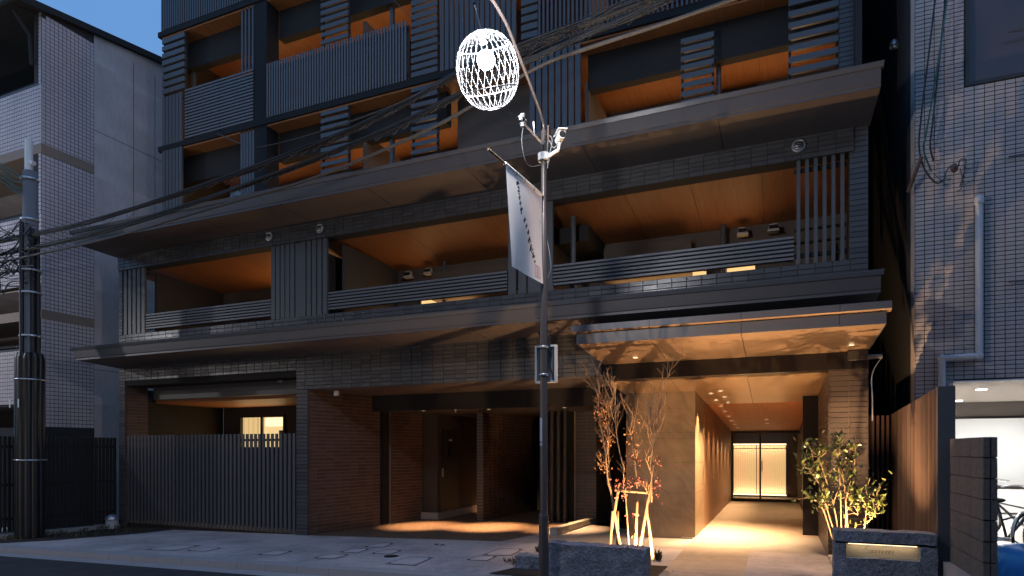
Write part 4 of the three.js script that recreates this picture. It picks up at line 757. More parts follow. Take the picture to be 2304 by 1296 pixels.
{ // things fixed to the lamp post
  const P = (u, v, dz = 0) => { const p = onX(u, v, PX); return p; };
  { // surveillance camera
    const yB = onX(1222, 352, PX).y, t = thing('security_camera', 'white bullet security camera on a bracket high on the lamp post', 'camera', [PX, yB, PZ]);
    mesh('clamp', [cyl(0.07, 0.085, 12)], M.white, t);
    mesh('bracket', [rod([0.05, 0, 0], [0.2, 0.03, 0.05], 0.022), rod([0.2, 0.03, 0.05], [0.215, 0.11, 0.05], 0.018)], M.white, t);
    const body = sub(t, 'housing'); body.position.set(0.23, 0.16, 0.07); body.rotation.set(0.1, 0.55, 0);
    mesh('barrel', cyl(0.045, 0.2, 16).rotateX(Math.PI / 2), M.white, body); bx(body, 'sun_shield', M.white, -0.055, 0.055, 0.046, 0.056, -0.12, 0.14); mesh('lens', cyl(0.036, 0.01, 16).rotateX(Math.PI / 2).translate(0, 0, 0.105), M.black, body);
    mesh('cable', tube([[0.2, 0.16, 0], [0.12, 0.1, -0.02], [0.06, 0.2, 0], [0.04, 0.05, 0]], 0.006), M.whiteWire, t);
  }
  { // insulator bracket
    const a = P(1200, 292), t = thing('insulator_bracket', 'white insulators on a short bracket beside the lamp post head', 'insulator', [PX, a.y, PZ]);
    const end = P(1178, 277); const e = V(0, end.y - a.y, end.z - PZ);
    mesh('arm', rod([0, -0.02, 0.03], e, 0.012), M.white, t);
    for (const [dy, dz] of [[0.05, 0], [0.0, 0.05], [0.09, 0.05], [0.045, 0.1]]) { const m = mesh('insulator', [cyl(0.022, 0.05, 12), cyl(0.03, 0.012, 12).translate(0, 0.012, 0)], M.whiteWire, t); m.position.set(0.0, e.y + dy - 0.03, e.z + dz - 0.02); }
    const s = P(1197, 285), s2 = P(1198, 305); mesh('stem', rod([0.02, s2.y - a.y, s2.z - PZ], [0.02, s.y - a.y + 0.05, s.z - PZ], 0.01), M.white, t);
    const g = onX(1142, 250, PX); mesh('stay_wire', tube([e, [0, g.y - a.y, g.z - PZ]], 0.003, 4, 4), M.cableGrey, t);
    mesh('loops', [tube([[0.03, 0.02, 0], [0.02, -0.05, 0.12], [0.0, -0.12, 0.06], [0.035, -0.2, 0]], 0.005), tube([[0.04, 0.1, 0], [0.1, 0.05, 0.0], [0.06, -0.2, 0], [0.045, -0.3, 0]], 0.006), tube([e, [0, e.y - 0.25, e.z + 0.05], [0, e.y - 0.4, e.z - 0.1], [0.03, -0.25, 0]], 0.003)], M.whiteWire, t);
    bx(t, 'junction_plate', M.fenceWood, 0.05, 0.07, 0.03, 0.2, -0.05, 0.02);
  }
  { // banner
    const y1 = 4.80, t = thing('street_banner', 'white cloth banner with brush lettering hanging from a rod on the lamp post', 'banner', [PX, 0, PZ], -0.08);
    mesh('rod', rod([0, y1 + 0.03, 0], [0, y1 + 0.03, 1.34], 0.012, 8), M.stake, t);
    const c = document.createElement('canvas'); c.width = 512; c.height = 640; const x = c.getContext('2d');
    x.fillStyle = '#f6ece2'; x.fillRect(0, 0, 512, 640);
    x.strokeStyle = '#1c1a1a'; x.lineCap = 'round';
    const glyph = (cx, cy, s, k) => { x.lineWidth = 5 + s * 0.08; x.beginPath(); const r = (a) => (Math.sin(k * 12.9 + a * 4.1) * 0.5); for (let i = 0; i < 3; i++) { x.moveTo(cx + s * r(i), cy + s * (-0.45 + i * 0.35)); x.quadraticCurveTo(cx + s * r(i + 5) * 1.4, cy + s * r(i + 9), cx + s * r(i + 3), cy + s * (-0.2 + i * 0.35)); } x.moveTo(cx, cy - s * 0.5); x.lineTo(cx + s * 0.1 * r(7), cy + s * 0.5); x.stroke(); };
    // brush text runs down the cloth in one column, left of centre at the top to the right at the foot
    const col = [[150, 60, 34], [160, 105, 24], [168, 142, 22], [176, 176, 22], [186, 214, 30], [236, 268, 30], [268, 300, 24], [300, 330, 26], [322, 380, 42], [352, 430, 44], [384, 470, 30]];
    col.forEach(([a, b, s], i) => glyph(a, b, s * 1.25, i + 1));
    x.fillStyle = '#1c1a1a'; for (const [a, b] of [[142, 52], [186, 236], [300, 340], [404, 508]]) { x.beginPath(); x.ellipse(a, b, 9, 13, 0.4, 0, 7); x.fill(); }
    x.strokeStyle = '#a03a40'; x.lineWidth = 4; x.strokeRect(404, 530, 34, 84); x.strokeRect(446, 530, 28, 84);
    x.lineWidth = 3; x.beginPath(); for (let i = 0; i < 6; i++) { x.moveTo(410, 542 + i * 13); x.lineTo(432, 538 + i * 13); x.moveTo(452, 540 + i * 12); x.lineTo(468, 545 + i * 12); } x.stroke();
    const tx = new THREE.CanvasTexture(c); tx.colorSpace = THREE.SRGBColorSpace;
    const bm = new THREE.MeshPhysicalMaterial({ map: tx, roughness: 0.85, side: THREE.DoubleSide });
    const z0 = 0.06, z1 = 0.97, H = 1.04, g = new THREE.PlaneGeometry(1, 1, 16, 20), p = g.attributes.position;
    for (let i = 0; i < p.count; i++) { const s = p.getX(i) + 0.5, r = 0.5 - p.getY(i); p.setXYZ(i, 0.02 * Math.sin(s * 5 + r * 2) * r + 0.004, y1 + 0.01 - r * (H - 0.02 * Math.sin(s * 3)), z1 + (z0 - z1) * s - 0.1 * r * (1 - s)); }
    g.computeVertexNormals(); mesh('cloth', g, bm, t);
    const sleeve = mesh('sleeve', rod([0, y1 + 0.03, 0.06], [0, y1 + 0.03, 0.99], 0.019, 10), M.white, t);
    for (const z of [0.3, 0.55, 0.75]) mesh('tie', new THREE.TorusGeometry(0.025, 0.004, 5, 14).translate(0, y1 + 0.015, z), M.cable, t);
    mesh('cord', tube([[0.045, 4.3, 0], [0.09, 4.1, 0.02], [0.1, 3.95, 0.02], [0.05, 3.85, 0.01]], 0.004), M.whiteWire, t);
  }
  { // back of the sign boards
    const yc = onX(1226, 818, PX).y, t = thing('street_sign_board', 'back of a small pale sign board strapped to the lamp post', 'sign', [PX, yc, PZ - 0.09]);
    const hw = 0.125, hh = 0.215;
    bx(t, 'panel', M.steel, -hw, hw, -hh, hh, -0.012, 0.0);
    for (const s of [-1, 1]) { bx(t, 'frame', M.white, s * hw - 0.012, s * hw + 0.012, -hh - 0.01, hh + 0.01, -0.02, 0.03); bx(t, 'stiffener', M.slat, s * hw * 0.72 - 0.006, s * hw * 0.72 + 0.006, -hh, hh, 0.001, 0.02); }
    for (const y of [-hh, hh]) bx(t, 'frame', M.white, -hw + 0.013, hw - 0.013, y - 0.012, y + 0.01, -0.021, 0.028);
    for (const y of [-0.14, 0.19]) mesh('strap', new THREE.TorusGeometry(0.052, 0.009, 6, 24).rotateX(Math.PI / 2).scale(1, 1.6, 1).translate(0, y, 0.09), M.steel, t);
    mesh('cable', tube([[0.07, 0.2, 0.04], [0.05, 0.05, 0.06], [0.09, -0.12, 0.05], [0.11, -0.2, 0.04]], 0.007), M.cable, t);
  }
  { const t = thing('cable_stub', 'dark cut cable ends sticking up behind the lamp post above the sign board', 'cable', [PX, 3.02, PZ - 0.06]); mesh('stub', [rod([-0.01, 0, 0], [-0.1, 0.22, -0.02], 0.013), rod([-0.02, 0, 0], [-0.05, 0.22, -0.02], 0.014), rod([0.05, -0.1, 0], [0.055, 0.2, 0], 0.01)], M.cable, t); }
  { // number plate on the post
    const c = document.createElement('canvas'); c.width = 64; c.height = 256; const x = c.getContext('2d'); x.fillStyle = '#aebac8'; x.fillRect(0, 0, 64, 256); x.fillStyle = '#2b3038';
    for (let i = 0; i < 9; i++) { x.fillRect(18, 18 + i * 20, 22 + 6 * (i % 2), 5); x.fillRect(26, 18 + i * 20, 5, 13); } x.fillRect(14, 214, 36, 22);
    const tx = new THREE.CanvasTexture(c); tx.colorSpace = THREE.SRGBColorSpace;
    const y = onX(1227, 972, PX).y, t = thing('post_label', 'narrow pale label plate wrapped on the lamp post at head height', 'label', [PX, y, PZ]);
    const g = new THREE.CylinderGeometry(0.0475, 0.0475, 0.33, 10, 1, true, -1.1, 1.0); mesh('plate', g, new THREE.MeshStandardMaterial({ map: tx, roughness: 0.5, side: THREE.DoubleSide }), t);
  }
}
// ---------------------------------------------------------------- utility pole on the left
const UX = -15.0, UZ = 1.92;
{
  const t = thing('utility_pole', 'tall grey utility pole with black corrugated guards round its foot', 'utility pole', [UX, 0, UZ]), g0 = -0.1;
  const yy = (v) => onZ(75, v, UZ).y;
  mesh('pole', new THREE.CylinderGeometry(0.14, 0.16, yy(385) - g0, 20).translate(0, (yy(385) + g0) / 2, 0), M.concPole, t);
  mesh('top_pipe', [cyl(0.075, yy(312) - yy(388), 14).translate(-0.06, (yy(312) + yy(388)) / 2, 0), rod([-0.06, yy(360), 0], [0.12, yy(368), 0.0], 0.05)], M.white, t);
  for (let i = 0; i < 7; i++) { const a = -0.5 + i * 0.62, m = mesh('guard', new THREE.LatheGeometry([[0.095, g0], [0.095, yy(808)], [0.06, yy(795)]].map(([r, y]) => new THREE.Vector2(r, y)), 12), std([0.008, 0.008, 0.009], 0.4), t); m.position.set(Math.cos(a) * 0.19, 0, Math.sin(a) * 0.19); }
  for (const [dx, dz] of [[0.17, 0.05], [0.05, 0.2], [0.19, -0.05]]) mesh('riser_pipe', rod([dx, yy(800), dz], [dx * 0.9, yy(500) - dx, dz], 0.045, 10), M.cable, t);
  for (const v of [404, 495, 610, 660, 757]) mesh('band', new THREE.TorusGeometry(v > 600 ? 0.2 : 0.165, 0.014, 6, 28).rotateX(Math.PI / 2).scale(1, 1.8, 1).translate(v > 600 ? 0.04 : 0, yy(v), 0.02), M.steel, t);
  for (const v of [855, 1035]) mesh('band', new THREE.TorusGeometry(0.295, 0.008, 6, 32).rotateX(Math.PI / 2).scale(1, 2, 1).translate(0, yy(v), 0), M.steel, t);
  for (const [dx, v] of [[-0.2, 905], [0.1, 905]]) bx(t, 'tag', M.white, dx - 0.02, dx + 0.02, yy(v) - 0.13, yy(v) + 0.05, 0.29, 0.296);
  const tangle = thing('cable_tangle', 'tangle of black and green service cables left of the utility pole', 'cables', [UX, 0, UZ]);
  const gB = [], gG = [];
  for (let i = 0; i < 26; i++) { const v0 = rr(500, 640), pts = []; for (let k = 0; k < 6; k++) { const p = onZ(-40 + k * 22 + rr(-10, 10), v0 + rr(-26, 26) * (k < 5 ? 1 : 0.3), UZ + rr(-0.25, 0.4)); pts.push(V(p.x - UX, p.y, p.z - UZ)); } gB.push(tube(pts, rr(0.007, 0.016), 30, 5)); }
  for (let i = 0; i < 6; i++) { const pts = []; for (let k = 0; k < 5; k++) { const p = onZ(-30 + k * 20, 350 + i * 8 + k * 12 + rr(-5, 5), UZ + 0.2); pts.push(V(p.x - UX, p.y, p.z - UZ)); } gG.push(tube(pts, 0.012, 20, 5)); }
  mesh('cables', gB, M.cable, tangle).userData.kind = 'stuff'; mesh('green_cables', gG, M.cableGreen, tangle);
}
// ---------------------------------------------------------------- overhead cables
function cableRun(name, label, px, zs, n, r, spread, mat = M.cable, loops = 0, group) {
  const t = thing(name, label, 'cable', [0, 0, 0]), base = px.map(([u, v], i) => onZ(u, v, zs[0] + (zs[1] - zs[0]) * i / (px.length - 1)));
  const g = [];
  for (let k = 0; k < n; k++) { const a = rnd() * 6.28, s = spread * Math.sqrt(rnd()); g.push(tube(base.map((p, i) => V(p.x, p.y + Math.sin(a + i * 0.7) * s + rr(-0.3, 0.3) * spread, p.z + Math.cos(a + i * 0.7) * s)), r * rr(0.7, 1.3), 90, 5)); }
  mesh('strands', g, mat, t);
  if (loops) { const c = new THREE.CatmullRomCurve3(base), q = []; for (let i = 0; i < loops; i++) { const s = (i + rnd()) / loops, p = c.getPoint(s), p2 = c.getPoint(Math.min(1, s + 0.012)); q.push(tube([p, V(p.x + 0.02, p.y - spread * rr(1.5, 3.4), p.z + 0.04), p2], 0.004, 10, 4)); } mesh('ties', q, M.cableGrey, t); }
  return t;
}
cableRun('cable_bundle', 'upper thick bundle of overhead cables crossing in front of the balconies', [[-60, 555], [80, 527], [200, 500], [420, 432], [640, 352], [800, 287], [950, 208], [1020, 168], [1170, 105], [1330, 48], [1480, -6], [1560, -40]], [1.95, 2.5], 12, 0.012, 0.05, M.cable, 60);
cableRun('cable_bundle', 'middle bundle of overhead cables with looped ties, below the upper bundle', [[-60, 585], [80, 556], [200, 528], [420, 462], [600, 398], [760, 338], [930, 268], [1010, 225], [1130, 165], [1290, 92], [1450, 22], [1560, -30]], [2.05, 2.6], 9, 0.011, 0.04, M.cable, 46);
cableRun('cable_bundle', 'smooth lower overhead cable that sags below the two bundles', [[-60, 602], [80, 573], [250, 535], [480, 468], [680, 410], [830, 352], [1000, 272], [1120, 200], [1230, 140], [1330, 105], [1500, 50], [1660, -4]], [2.1, 2.6], 3, 0.02, 0.018, M.cableGrey);
cableRun('service_wire', 'thin pale service wire splitting off the cables by the left balcony', [[488, 300], [540, 322], [565, 330], [640, 318], [760, 283], [900, 232], [1000, 180]], [2.2, 2.4], 2, 0.006, 0.02, M.cableGrey);
cableRun('overhead_wire', 'single thin wire slanting down in front of the upper balconies', [[885, 0], [950, 62], [1010, 118]], [2.2, 2.4], 1, 0.005, 0.001, M.cableGrey);
cableRun('drop_cable', 'grey service cables fanning out to the right above the lamp', [[1040, 190], [1160, 130], [1300, 62], [1420, 10], [1520, -50]], [2.2, 2.6], 8, 0.006, 0.09, M.cable, 12);
{ // service drop on the right-hand house
  const t = thing('service_drop', 'dark service cables hanging down to a bracket on the grey house', 'cables', [0, 0, 0]), z = -0.05;
  const P = (a, zz = z) => a.map(([u, v], i) => onZ(u, v, zz + (a.length - 1 - i) * 0.02));
  mesh('cables', [tube(P([[2105, -10], [2090, 120], [2072, 270], [2068, 330], [2076, 370], [2095, 402], [2110, 413], [2124, 404]]), 0.012, 60, 6), tube(P([[2128, -10], [2112, 150], [2098, 280], [2093, 330], [2100, 362]]), 0.012, 40, 6)], M.cable, t);
  mesh('green_cables', [tube(P([[2132, -10], [2108, 160], [2084, 300], [2078, 335], [2086, 362], [2096, 386]]), 0.012, 40, 6)], M.cableGreen, t);
  const a = onZ(2074, 352, 0.1), b = onZ(2043, 432, -0.15); mesh('bracket', rod(a, b, 0.028, 6), M.fenceWood, t);
  mesh('loose_wires', [tube(P([[2100, 390], [2122, 407], [2140, 400]]), 0.005), tube(P([[2125, 404], [2130, 385], [2142, 372], [2155, 376], [2160, 360], [2172, 358], [2170, 385], [2160, 420]]), 0.009, 40), tube(P([[2160, 378], [2165, 400], [2162, 425], [2150, 432]]), 0.006), tube(P([[2172, 395], [2166, 416], [2190, 405]]), 0.004)], M.cableGrey, t);
  const s = mesh('terminal_box', new THREE.SphereGeometry(0.05, 10, 8), M.fenceWood, t); s.position.copy(onZ(2147, 378, z)); s.scale.set(1, 1.3, 0.7);
}

// ---------------------------------------------------------------- uplights
function uplight(x, z, label, I, tx, ty, tz, angle = 1.0) {
  const y = gy(x), t = thing('garden_uplight', label, 'spotlight', [x, y, z]);
  mesh('stake', cyl(0.012, 0.12, 8).translate(0, 0.04, 0), M.frame, t); mesh('housing', new THREE.CylinderGeometry(0.045, 0.035, 0.1, 16, 1, true).translate(0, 0.12, 0), M.frame, t);
  mesh('lens', cyl(0.036, 0.006, 16).translate(0, 0.155, 0), M.lamp, t);
  spot([x, y + 0.175, z], [tx, ty, tz], [1, 0.6, 0.29], I, angle, 0.55, 0.5);
}
uplight(-1.52, 2.6, 'small dark garden uplight at the foot of the bare maple', 60, -2.2, 4, 0.9, 1.08);
uplight(1.0, 1.78, 'small dark garden uplight hidden behind the stone sign', 64, 0.8, 4, 0.6, 0.85);

// ---------------------------------------------------------------- maple and leafy shrub
const twigs = [];
function grow(list, p, dir, len, r, depth, tips) {   // a branch that wanders upward and forks
  const n = 4, pts = [p.clone()]; const q = p.clone(), d = dir.clone();
  for (let i = 0; i < n; i++) { d.add(V(rr(-0.22, 0.22), rr(-0.05, 0.16), rr(-0.22, 0.22))).normalize(); q.addScaledVector(d, len / n); pts.push(q.clone()); }
  list.push(tube(pts, r, 6, 5)); tips.push(...pts.slice(2));
  if (depth > 0) for (let k = 0, m = 2 + (rnd() > 0.4 ? 1 : 0); k < m; k++) { const s = pts[1 + Math.floor(rnd() * 4)], e = d.clone().add(V(rr(-0.75, 0.75), rr(-0.1, 0.4), rr(-0.6, 0.6))).normalize(); grow(list, s, e, len * rr(0.5, 0.8), Math.max(0.0016, r * 0.6), depth - 1, tips); }
}
function leafShape(w, l, fold = 0.25, nseg = 4) {   // pointed leaf along +y, folded on its midrib
  const pos = []; const W = [0, 0.8, 1, 0.72, 0.02];
  for (let i = 0; i < nseg; i++) for (const s of [-1, 1]) { const a = [0, l * i / nseg, 0.02 * l * i], b = [0, l * (i + 1) / nseg, 0.02 * l * (i + 1)], c = [s * w * W[i], a[1], a[2] + fold * w * W[i]], e = [s * w * W[i + 1], b[1], b[2] + fold * w * W[i + 1]]; const q = s > 0 ? [a, c, e, a, e, b] : [a, e, c, a, b, e]; q.forEach((v) => pos.push(...v)); }
  const g = new THREE.BufferGeometry(); g.setAttribute('position', new THREE.Float32BufferAttribute(pos, 3)); return uvm(g);
}
const ZT = 2.15, T = (u, v, dz = 0) => onZ(u, v, ZT + dz);
{
  const t = thing('maple_tree', 'slender bare maple with a few red leaves lit from below, tied to timber stakes', 'tree', [-1.9, gy(-1.9), ZT]), off = t.position.clone().negate();
  const stems = [
    [[[1397, 1236], [1384, 1165], [1376, 1110], [1367, 1080], [1363, 1020], [1352, 960], [1346, 905], [1350, 860]], 0.02, 0.0],
    [[[1380, 1130], [1371, 1060], [1369, 990], [1371, 940], [1381, 880]], 0.009, -0.05],
    [[[1408, 1060], [1400, 1040], [1391, 1000], [1385, 955], [1384, 905], [1386, 870]], 0.008, 0.1],
    [[[1466, 1130], [1466, 1075], [1463, 1040], [1470, 1005], [1474, 970], [1482, 930], [1490, 870]], 0.013, 0.0],
    [[[1464, 1090], [1470, 1050], [1468, 1000], [1465, 960], [1462, 910]], 0.006, 0.1],
    [[[1432, 1236], [1434, 1120], [1430, 1050], [1424, 1010], [1417, 965], [1416, 925]], 0.008, 0.05],
    [[[1416, 1236], [1408, 1120], [1406, 1090]], 0.009, 0.12],
    [[[1470, 1262], [1462, 1190], [1456, 1140], [1464, 1100], [1467, 1060]], 0.022, 0.1],
  ];
  const tr = [], tips = [], tw = [];
  stems.forEach(([px, r, dz], i) => {
    const pts = px.map(([u, v]) => T(u, v, dz).add(off)), c = new THREE.CatmullRomCurve3(pts);
    const L = c.getLength(); for (let k = 0; k < 5; k++) { const a = c.getPoint(k / 5), b = c.getPoint((k + 1) / 5), m = c.getPoint((k + 0.5) / 5); tr.push(tube([a, m, b], r * (1 - 0.13 * k), 8, 8)); }
    const nb = i === 6 ? 1 : i === 7 ? 2 : i === 0 ? 16 : 9;
    for (let k = 0; k < nb; k++) { const s = 0.42 + 0.58 * (k + rnd()) / nb, p = c.getPoint(Math.min(1, s)), side = i < 3 ? rr(-1, 0.65) : rr(-0.8, 0.8); grow(tw, p, V(side * 0.6, 0.85, rr(-0.5, 0.5)).normalize(), rr(0.16, 0.34), 0.0036, 2, tips); }
  });
  mesh('trunk', tr, M.bark, t); mesh('twigs', tw, std([0.34, 0.2, 0.1], 0.8), t).userData.kind = 'stuff';
  // remaining autumn leaves: five-lobed, mostly in two drifts
  const lobe = leafShape(0.006, 0.026, 0.3, 4), one = mergeGeometries([-1.2, -0.6, 0, 0.6, 1.2].map((a) => lobe.clone().scale(1, 1 - Math.abs(a) * 0.2, 1).rotateZ(a)));
  const red = [], org = [];
  const put = (arr, u, v, su, sv, n) => { for (let i = 0; i < n * (arr === org ? 2 : 1.2); i++) { const g = one.clone().rotateX(rr(-1.6, 1.6)).rotateY(rr(0, 6.28)).rotateZ(rr(-2, 2)), p = T(u + su * (rnd() + rnd() - 1), v + sv * (rnd() + rnd() - 1), rr(-0.18, 0.2)).add(off); arr.push(g.translate(p.x, p.y, p.z)); } };
  put(red, 1425, 1085, 62, 16, 80); put(red, 1400, 1110, 26, 30, 40); put(red, 1478, 1100, 16, 36, 34); put(red, 1475, 1040, 12, 26, 18); put(red, 1425, 1030, 22, 40, 46); put(red, 1428, 1160, 30, 10, 14);
  put(org, 1352, 925, 22, 42, 60); put(org, 1365, 990, 20, 24, 30); put(org, 1355, 1050, 26, 22, 16); put(org, 1420, 980, 22, 40, 24); put(org, 1430, 1205, 14, 6, 8);
  mesh('red_leaves', red, new THREE.MeshPhysicalMaterial({ color: new THREE.Color().setRGB(0.3, 0.07, 0.045), roughness: 0.6, transmission: 0.35, thickness: 0, side: THREE.DoubleSide }), t).userData.kind = 'stuff';
  mesh('golden_leaves', org, new THREE.MeshPhysicalMaterial({ color: new THREE.Color().setRGB(0.4, 0.17, 0.055), roughness: 0.6, transmission: 0.35, thickness: 0, side: THREE.DoubleSide }), t).userData.kind = 'stuff';
}
{
  const s = thing('tree_stakes', 'pale timber stakes with a cross rail propping up the maple', 'stakes', [-1.9, gy(-1.9), ZT]), off = s.position.clone().negate(), P = (u, v, dz) => T(u, v, dz).add(off);
  for (const [a, b, dz, r] of [[[1368, 1238], [1393, 1088], 0.05, 0.02], [[1388, 1236], [1392, 1150], -0.1, 0.018], [[1439, 1238], [1460, 1120], 0.05, 0.02], [[1428, 1236], [1434, 1130], 0.1, 0.016], [[1372, 1236], [1378, 1150], 0.2, 0.018]]) mesh('stake', rod(P(...a, dz), P(...b, dz), r, 10), M.stake, s);
  const a = P(1386, 1102, 0.05), b = P(1456, 1108, 0.05); mesh('cross_rail', rod(a, b, 0.022, 10), M.stake, s);
}
const leafG = [leafShape(0.022, 0.075, 0.3), leafShape(0.018, 0.06, 0.45), leafShape(0.026, 0.085, 0.2)];
const leafM = [[0.06, 0.085, 0.022], [0.095, 0.12, 0.032], [0.13, 0.15, 0.05]].map((c) => new THREE.MeshPhysicalMaterial({ color: new THREE.Color().setRGB(...c), roughness: 0.28, transmission: 0.2, thickness: 0, side: THREE.DoubleSide }));
{
  const ZS = 1.35, t = thing('camellia_shrub', 'glossy green broad-leaved shrub lit from below behind the stone sign', 'shrub', [1.0, gy(1), ZS]), off = t.position.clone().negate(), P = (u, v, dz = 0) => onZ(u, v, ZS + dz).add(off);
  const br = [], spots = [];
  const stems = [[[1878, 1230], [1845, 1135], [1822, 1118]], [[1882, 1215], [1862, 1150], [1835, 1060], [1825, 1010]], [[1892, 1225], [1874, 1132], [1862, 1095], [1846, 1040]], [[1893, 1225], [1890, 1090], [1884, 1020], [1890, 985]], [[1901, 1225], [1903, 1140], [1898, 1080], [1880, 1010]], [[1910, 1220], [1905, 1120], [1920, 1060], [1925, 1000]], [[1920, 1220], [1925, 1180]], [[1942, 1215], [1950, 1140], [1954, 1085]], [[1950, 1178], [1968, 1155], [1974, 1100]], [[1875, 1130], [1900, 1060], [1910, 1010]], [[1852, 1100], [1830, 1070], [1810, 1040]], [[1862, 1090], [1840, 1030], [1818, 1000]], [[1905, 1150], [1925, 1120], [1930, 1160]]];
  stems.forEach(([...px], i) => {
    const dz = rr(-0.22, 0.22), c = new THREE.CatmullRomCurve3(px.map(([u, v], k) => P(u, v, dz * (0.3 + 0.7 * k / px.length))));
    br.push(tube(c.getPoints(8), 0.006 + (i < 7 ? 0.003 : 0), 16, 6));
    for (let k = 0; k < (px.length < 3 ? 4 : 22); k++) { const s = 0.35 + 0.65 * rnd(), p = c.getPoint(s), tan = c.getTangent(s); const e = p.clone().addScaledVector(V(rr(-1, 1), rr(-0.3, 1), rr(-1, 1)).normalize(), rr(0.03, 0.16)); if (p.distanceTo(e) > 0.05) br.push(tube([p, e], 0.0025, 3, 4)); spots.push([e, tan]); for (let q = 0; q < 2; q++) spots.push([e.clone().add(V(rr(-0.07, 0.07), rr(-0.06, 0.07), rr(-0.07, 0.07))), tan]); }
  });
  mesh('branches', br, M.bark, t);
  const extra = [[], [], []]; spots.sort((a, b) => a[0].x * 7.7 % 1 - b[0].x * 7.7 % 1).slice(292).forEach(([p]) => extra[Math.floor(rnd() * 3)].push(leafG[Math.floor(rnd() * 3)].clone().scale(0.8, 0.8, 0.8).rotateX(rr(-1.2, 1.2)).rotateY(rr(0, 6.28)).rotateZ(rr(-1.2, 1.2)).translate(p.x, p.y, p.z)));
  extra.forEach((g, i) => { mesh('foliage', g, leafM[i], t).userData.kind = 'stuff'; });
  spots.slice(0, 292).forEach(([p, tan]) => { const m = mesh('leaf', leafG[Math.floor(rnd() * 3)], leafM[Math.floor(rnd() * 3)], t); m.position.copy(p); m.rotation.set(rr(-1.2, 1.2), rr(0, 6.28), rr(-1.2, 1.2)); m.scale.setScalar(rr(0.65, 1.05)); });
}
// ---------------------------------------------------------------- small plants and beds
function tuft(name, label, p, n, h, spread, c, cat = 'plant') {
  const t = thing(name, label, cat, [p.x, p.y, p.z]), g = [];
  for (let i = 0; i < n; i++) { const a = rnd() * 6.28, r = spread * Math.sqrt(rnd()), l = leafShape(h * 0.07, h * rr(0.5, 1), 0.3, 4); g.push(l.rotateX(rr(-0.6, 0.6)).rotateZ(rr(-0.5, 0.5)).rotateY(a).translate(Math.cos(a) * r, 0, Math.sin(a) * r)); }
  const m = mesh('leaves', g, new THREE.MeshStandardMaterial({ color: new THREE.Color().setRGB(...c), roughness: 0.7, side: THREE.DoubleSide }), t); m.userData.kind = 'stuff'; return t;
}
tuft('low_plant', 'dark low ground cover in front of the granite block', onG(1195, 1275), 120, 0.12, 0.28, [0.05, 0.055, 0.03]);
tuft('low_plant', 'straggly small plant at the left end of the granite block', onG(1155, 1266), 60, 0.1, 0.16, [0.07, 0.06, 0.035]);
tuft('low_plant', 'small spiky plant standing behind the granite block', onG(1213, 1243), 26, 0.16, 0.06, [0.06, 0.07, 0.035]);
tuft('low_plant', 'tiny sprig growing beside the foot of the maple near the slab', onG(1481, 1262), 26, 0.2, 0.03, [0.06, 0.065, 0.03]);
tuft('grass_clump', 'dry grass at the foot of the utility pole', onG(60, 1208), 160, 0.16, 0.7, [0.10, 0.085, 0.05]);
tuft('grass_clump', 'dark weeds along the concrete base of the boundary fence', onG(190, 1200), 220, 0.16, 0.9, [0.045, 0.05, 0.03]);
tuft('grass_clump', 'sparse weeds in the soil at the left end of the slat fence', onG(280, 1198), 90, 0.1, 0.6, [0.05, 0.05, 0.03]);
{
  const bed = (pts, lift) => { const s = new THREE.Shape(pts.map((p) => new THREE.Vector2(p.x, -p.z))), g = new THREE.ShapeGeometry(s).toNonIndexed(); g.rotateX(-Math.PI / 2); const q = g.attributes.position; for (let i = 0; i < q.count; i++) q.setY(i, gy(q.getX(i)) + lift); return uvm(g); };
  struct('planting_bed', bed([onG(-60, 1226), onG(120, 1216), onG(330, 1199), V(-13.0, 0, -0.2), V(-16, 0, -0.25), V(-20, 0, 1)], 0.012), M.soil);
  struct('planting_bed', bed([V(-3.6, 0, 2.72), V(-1.42, 0, 2.72), V(-1.3, 0, 1.5), V(-2.2, 0, 1.45), V(-3.3, 0, 1.9)], 0.014), M.soil);
  struct('planting_bed', bed([onG(1866, 1258), V(0.74, 0, 2.6), V(1.68, 0, 2.6), V(1.68, 0, 0.02), V(0.76, 0, 0.02)], 0.03), M.soil);
  // pebbles along the walk and loose gravel by the maple
  const peb = [], sph = new THREE.IcosahedronGeometry(0.016, 1);
  for (let i = 0; i < 420; i++) { const z = rr(0.1, 2.5), x = 0.705 + rr(0, 0.11); peb.push(new THREE.Matrix4().compose(V(x, gy(x) + 0.04, z), new THREE.Quaternion().setFromEuler(new THREE.Euler(rnd() * 6, rnd() * 6, 0)), V(rr(0.6, 1.3), rr(0.5, 0.9), rr(0.6, 1.3)))); }
  for (let i = 0; i < 160; i++) { const x = -1.36 + rr(-0.06, 0.28) * rnd(), z = rr(1.9, 2.9); peb.push(new THREE.Matrix4().compose(V(x, gy(x) + 0.03, z), new THREE.Quaternion().setFromEuler(new THREE.Euler(rnd() * 6, rnd() * 6, 0)), V(rr(0.2, 0.8), rr(0.2, 0.5), rr(0.2, 0.8)))); }
  const pm = new THREE.InstancedMesh(sph, std([0.42, 0.37, 0.3], 0.8), peb.length); peb.forEach((m, i) => pm.setMatrixAt(i, m)); pm.name = 'gravel'; scene.add(pm); pm.userData.kind = 'stuff'; tag(pm, 'pale pebbles edging the entrance walk', 'gravel'); pm.userData.kind = 'stuff';
}
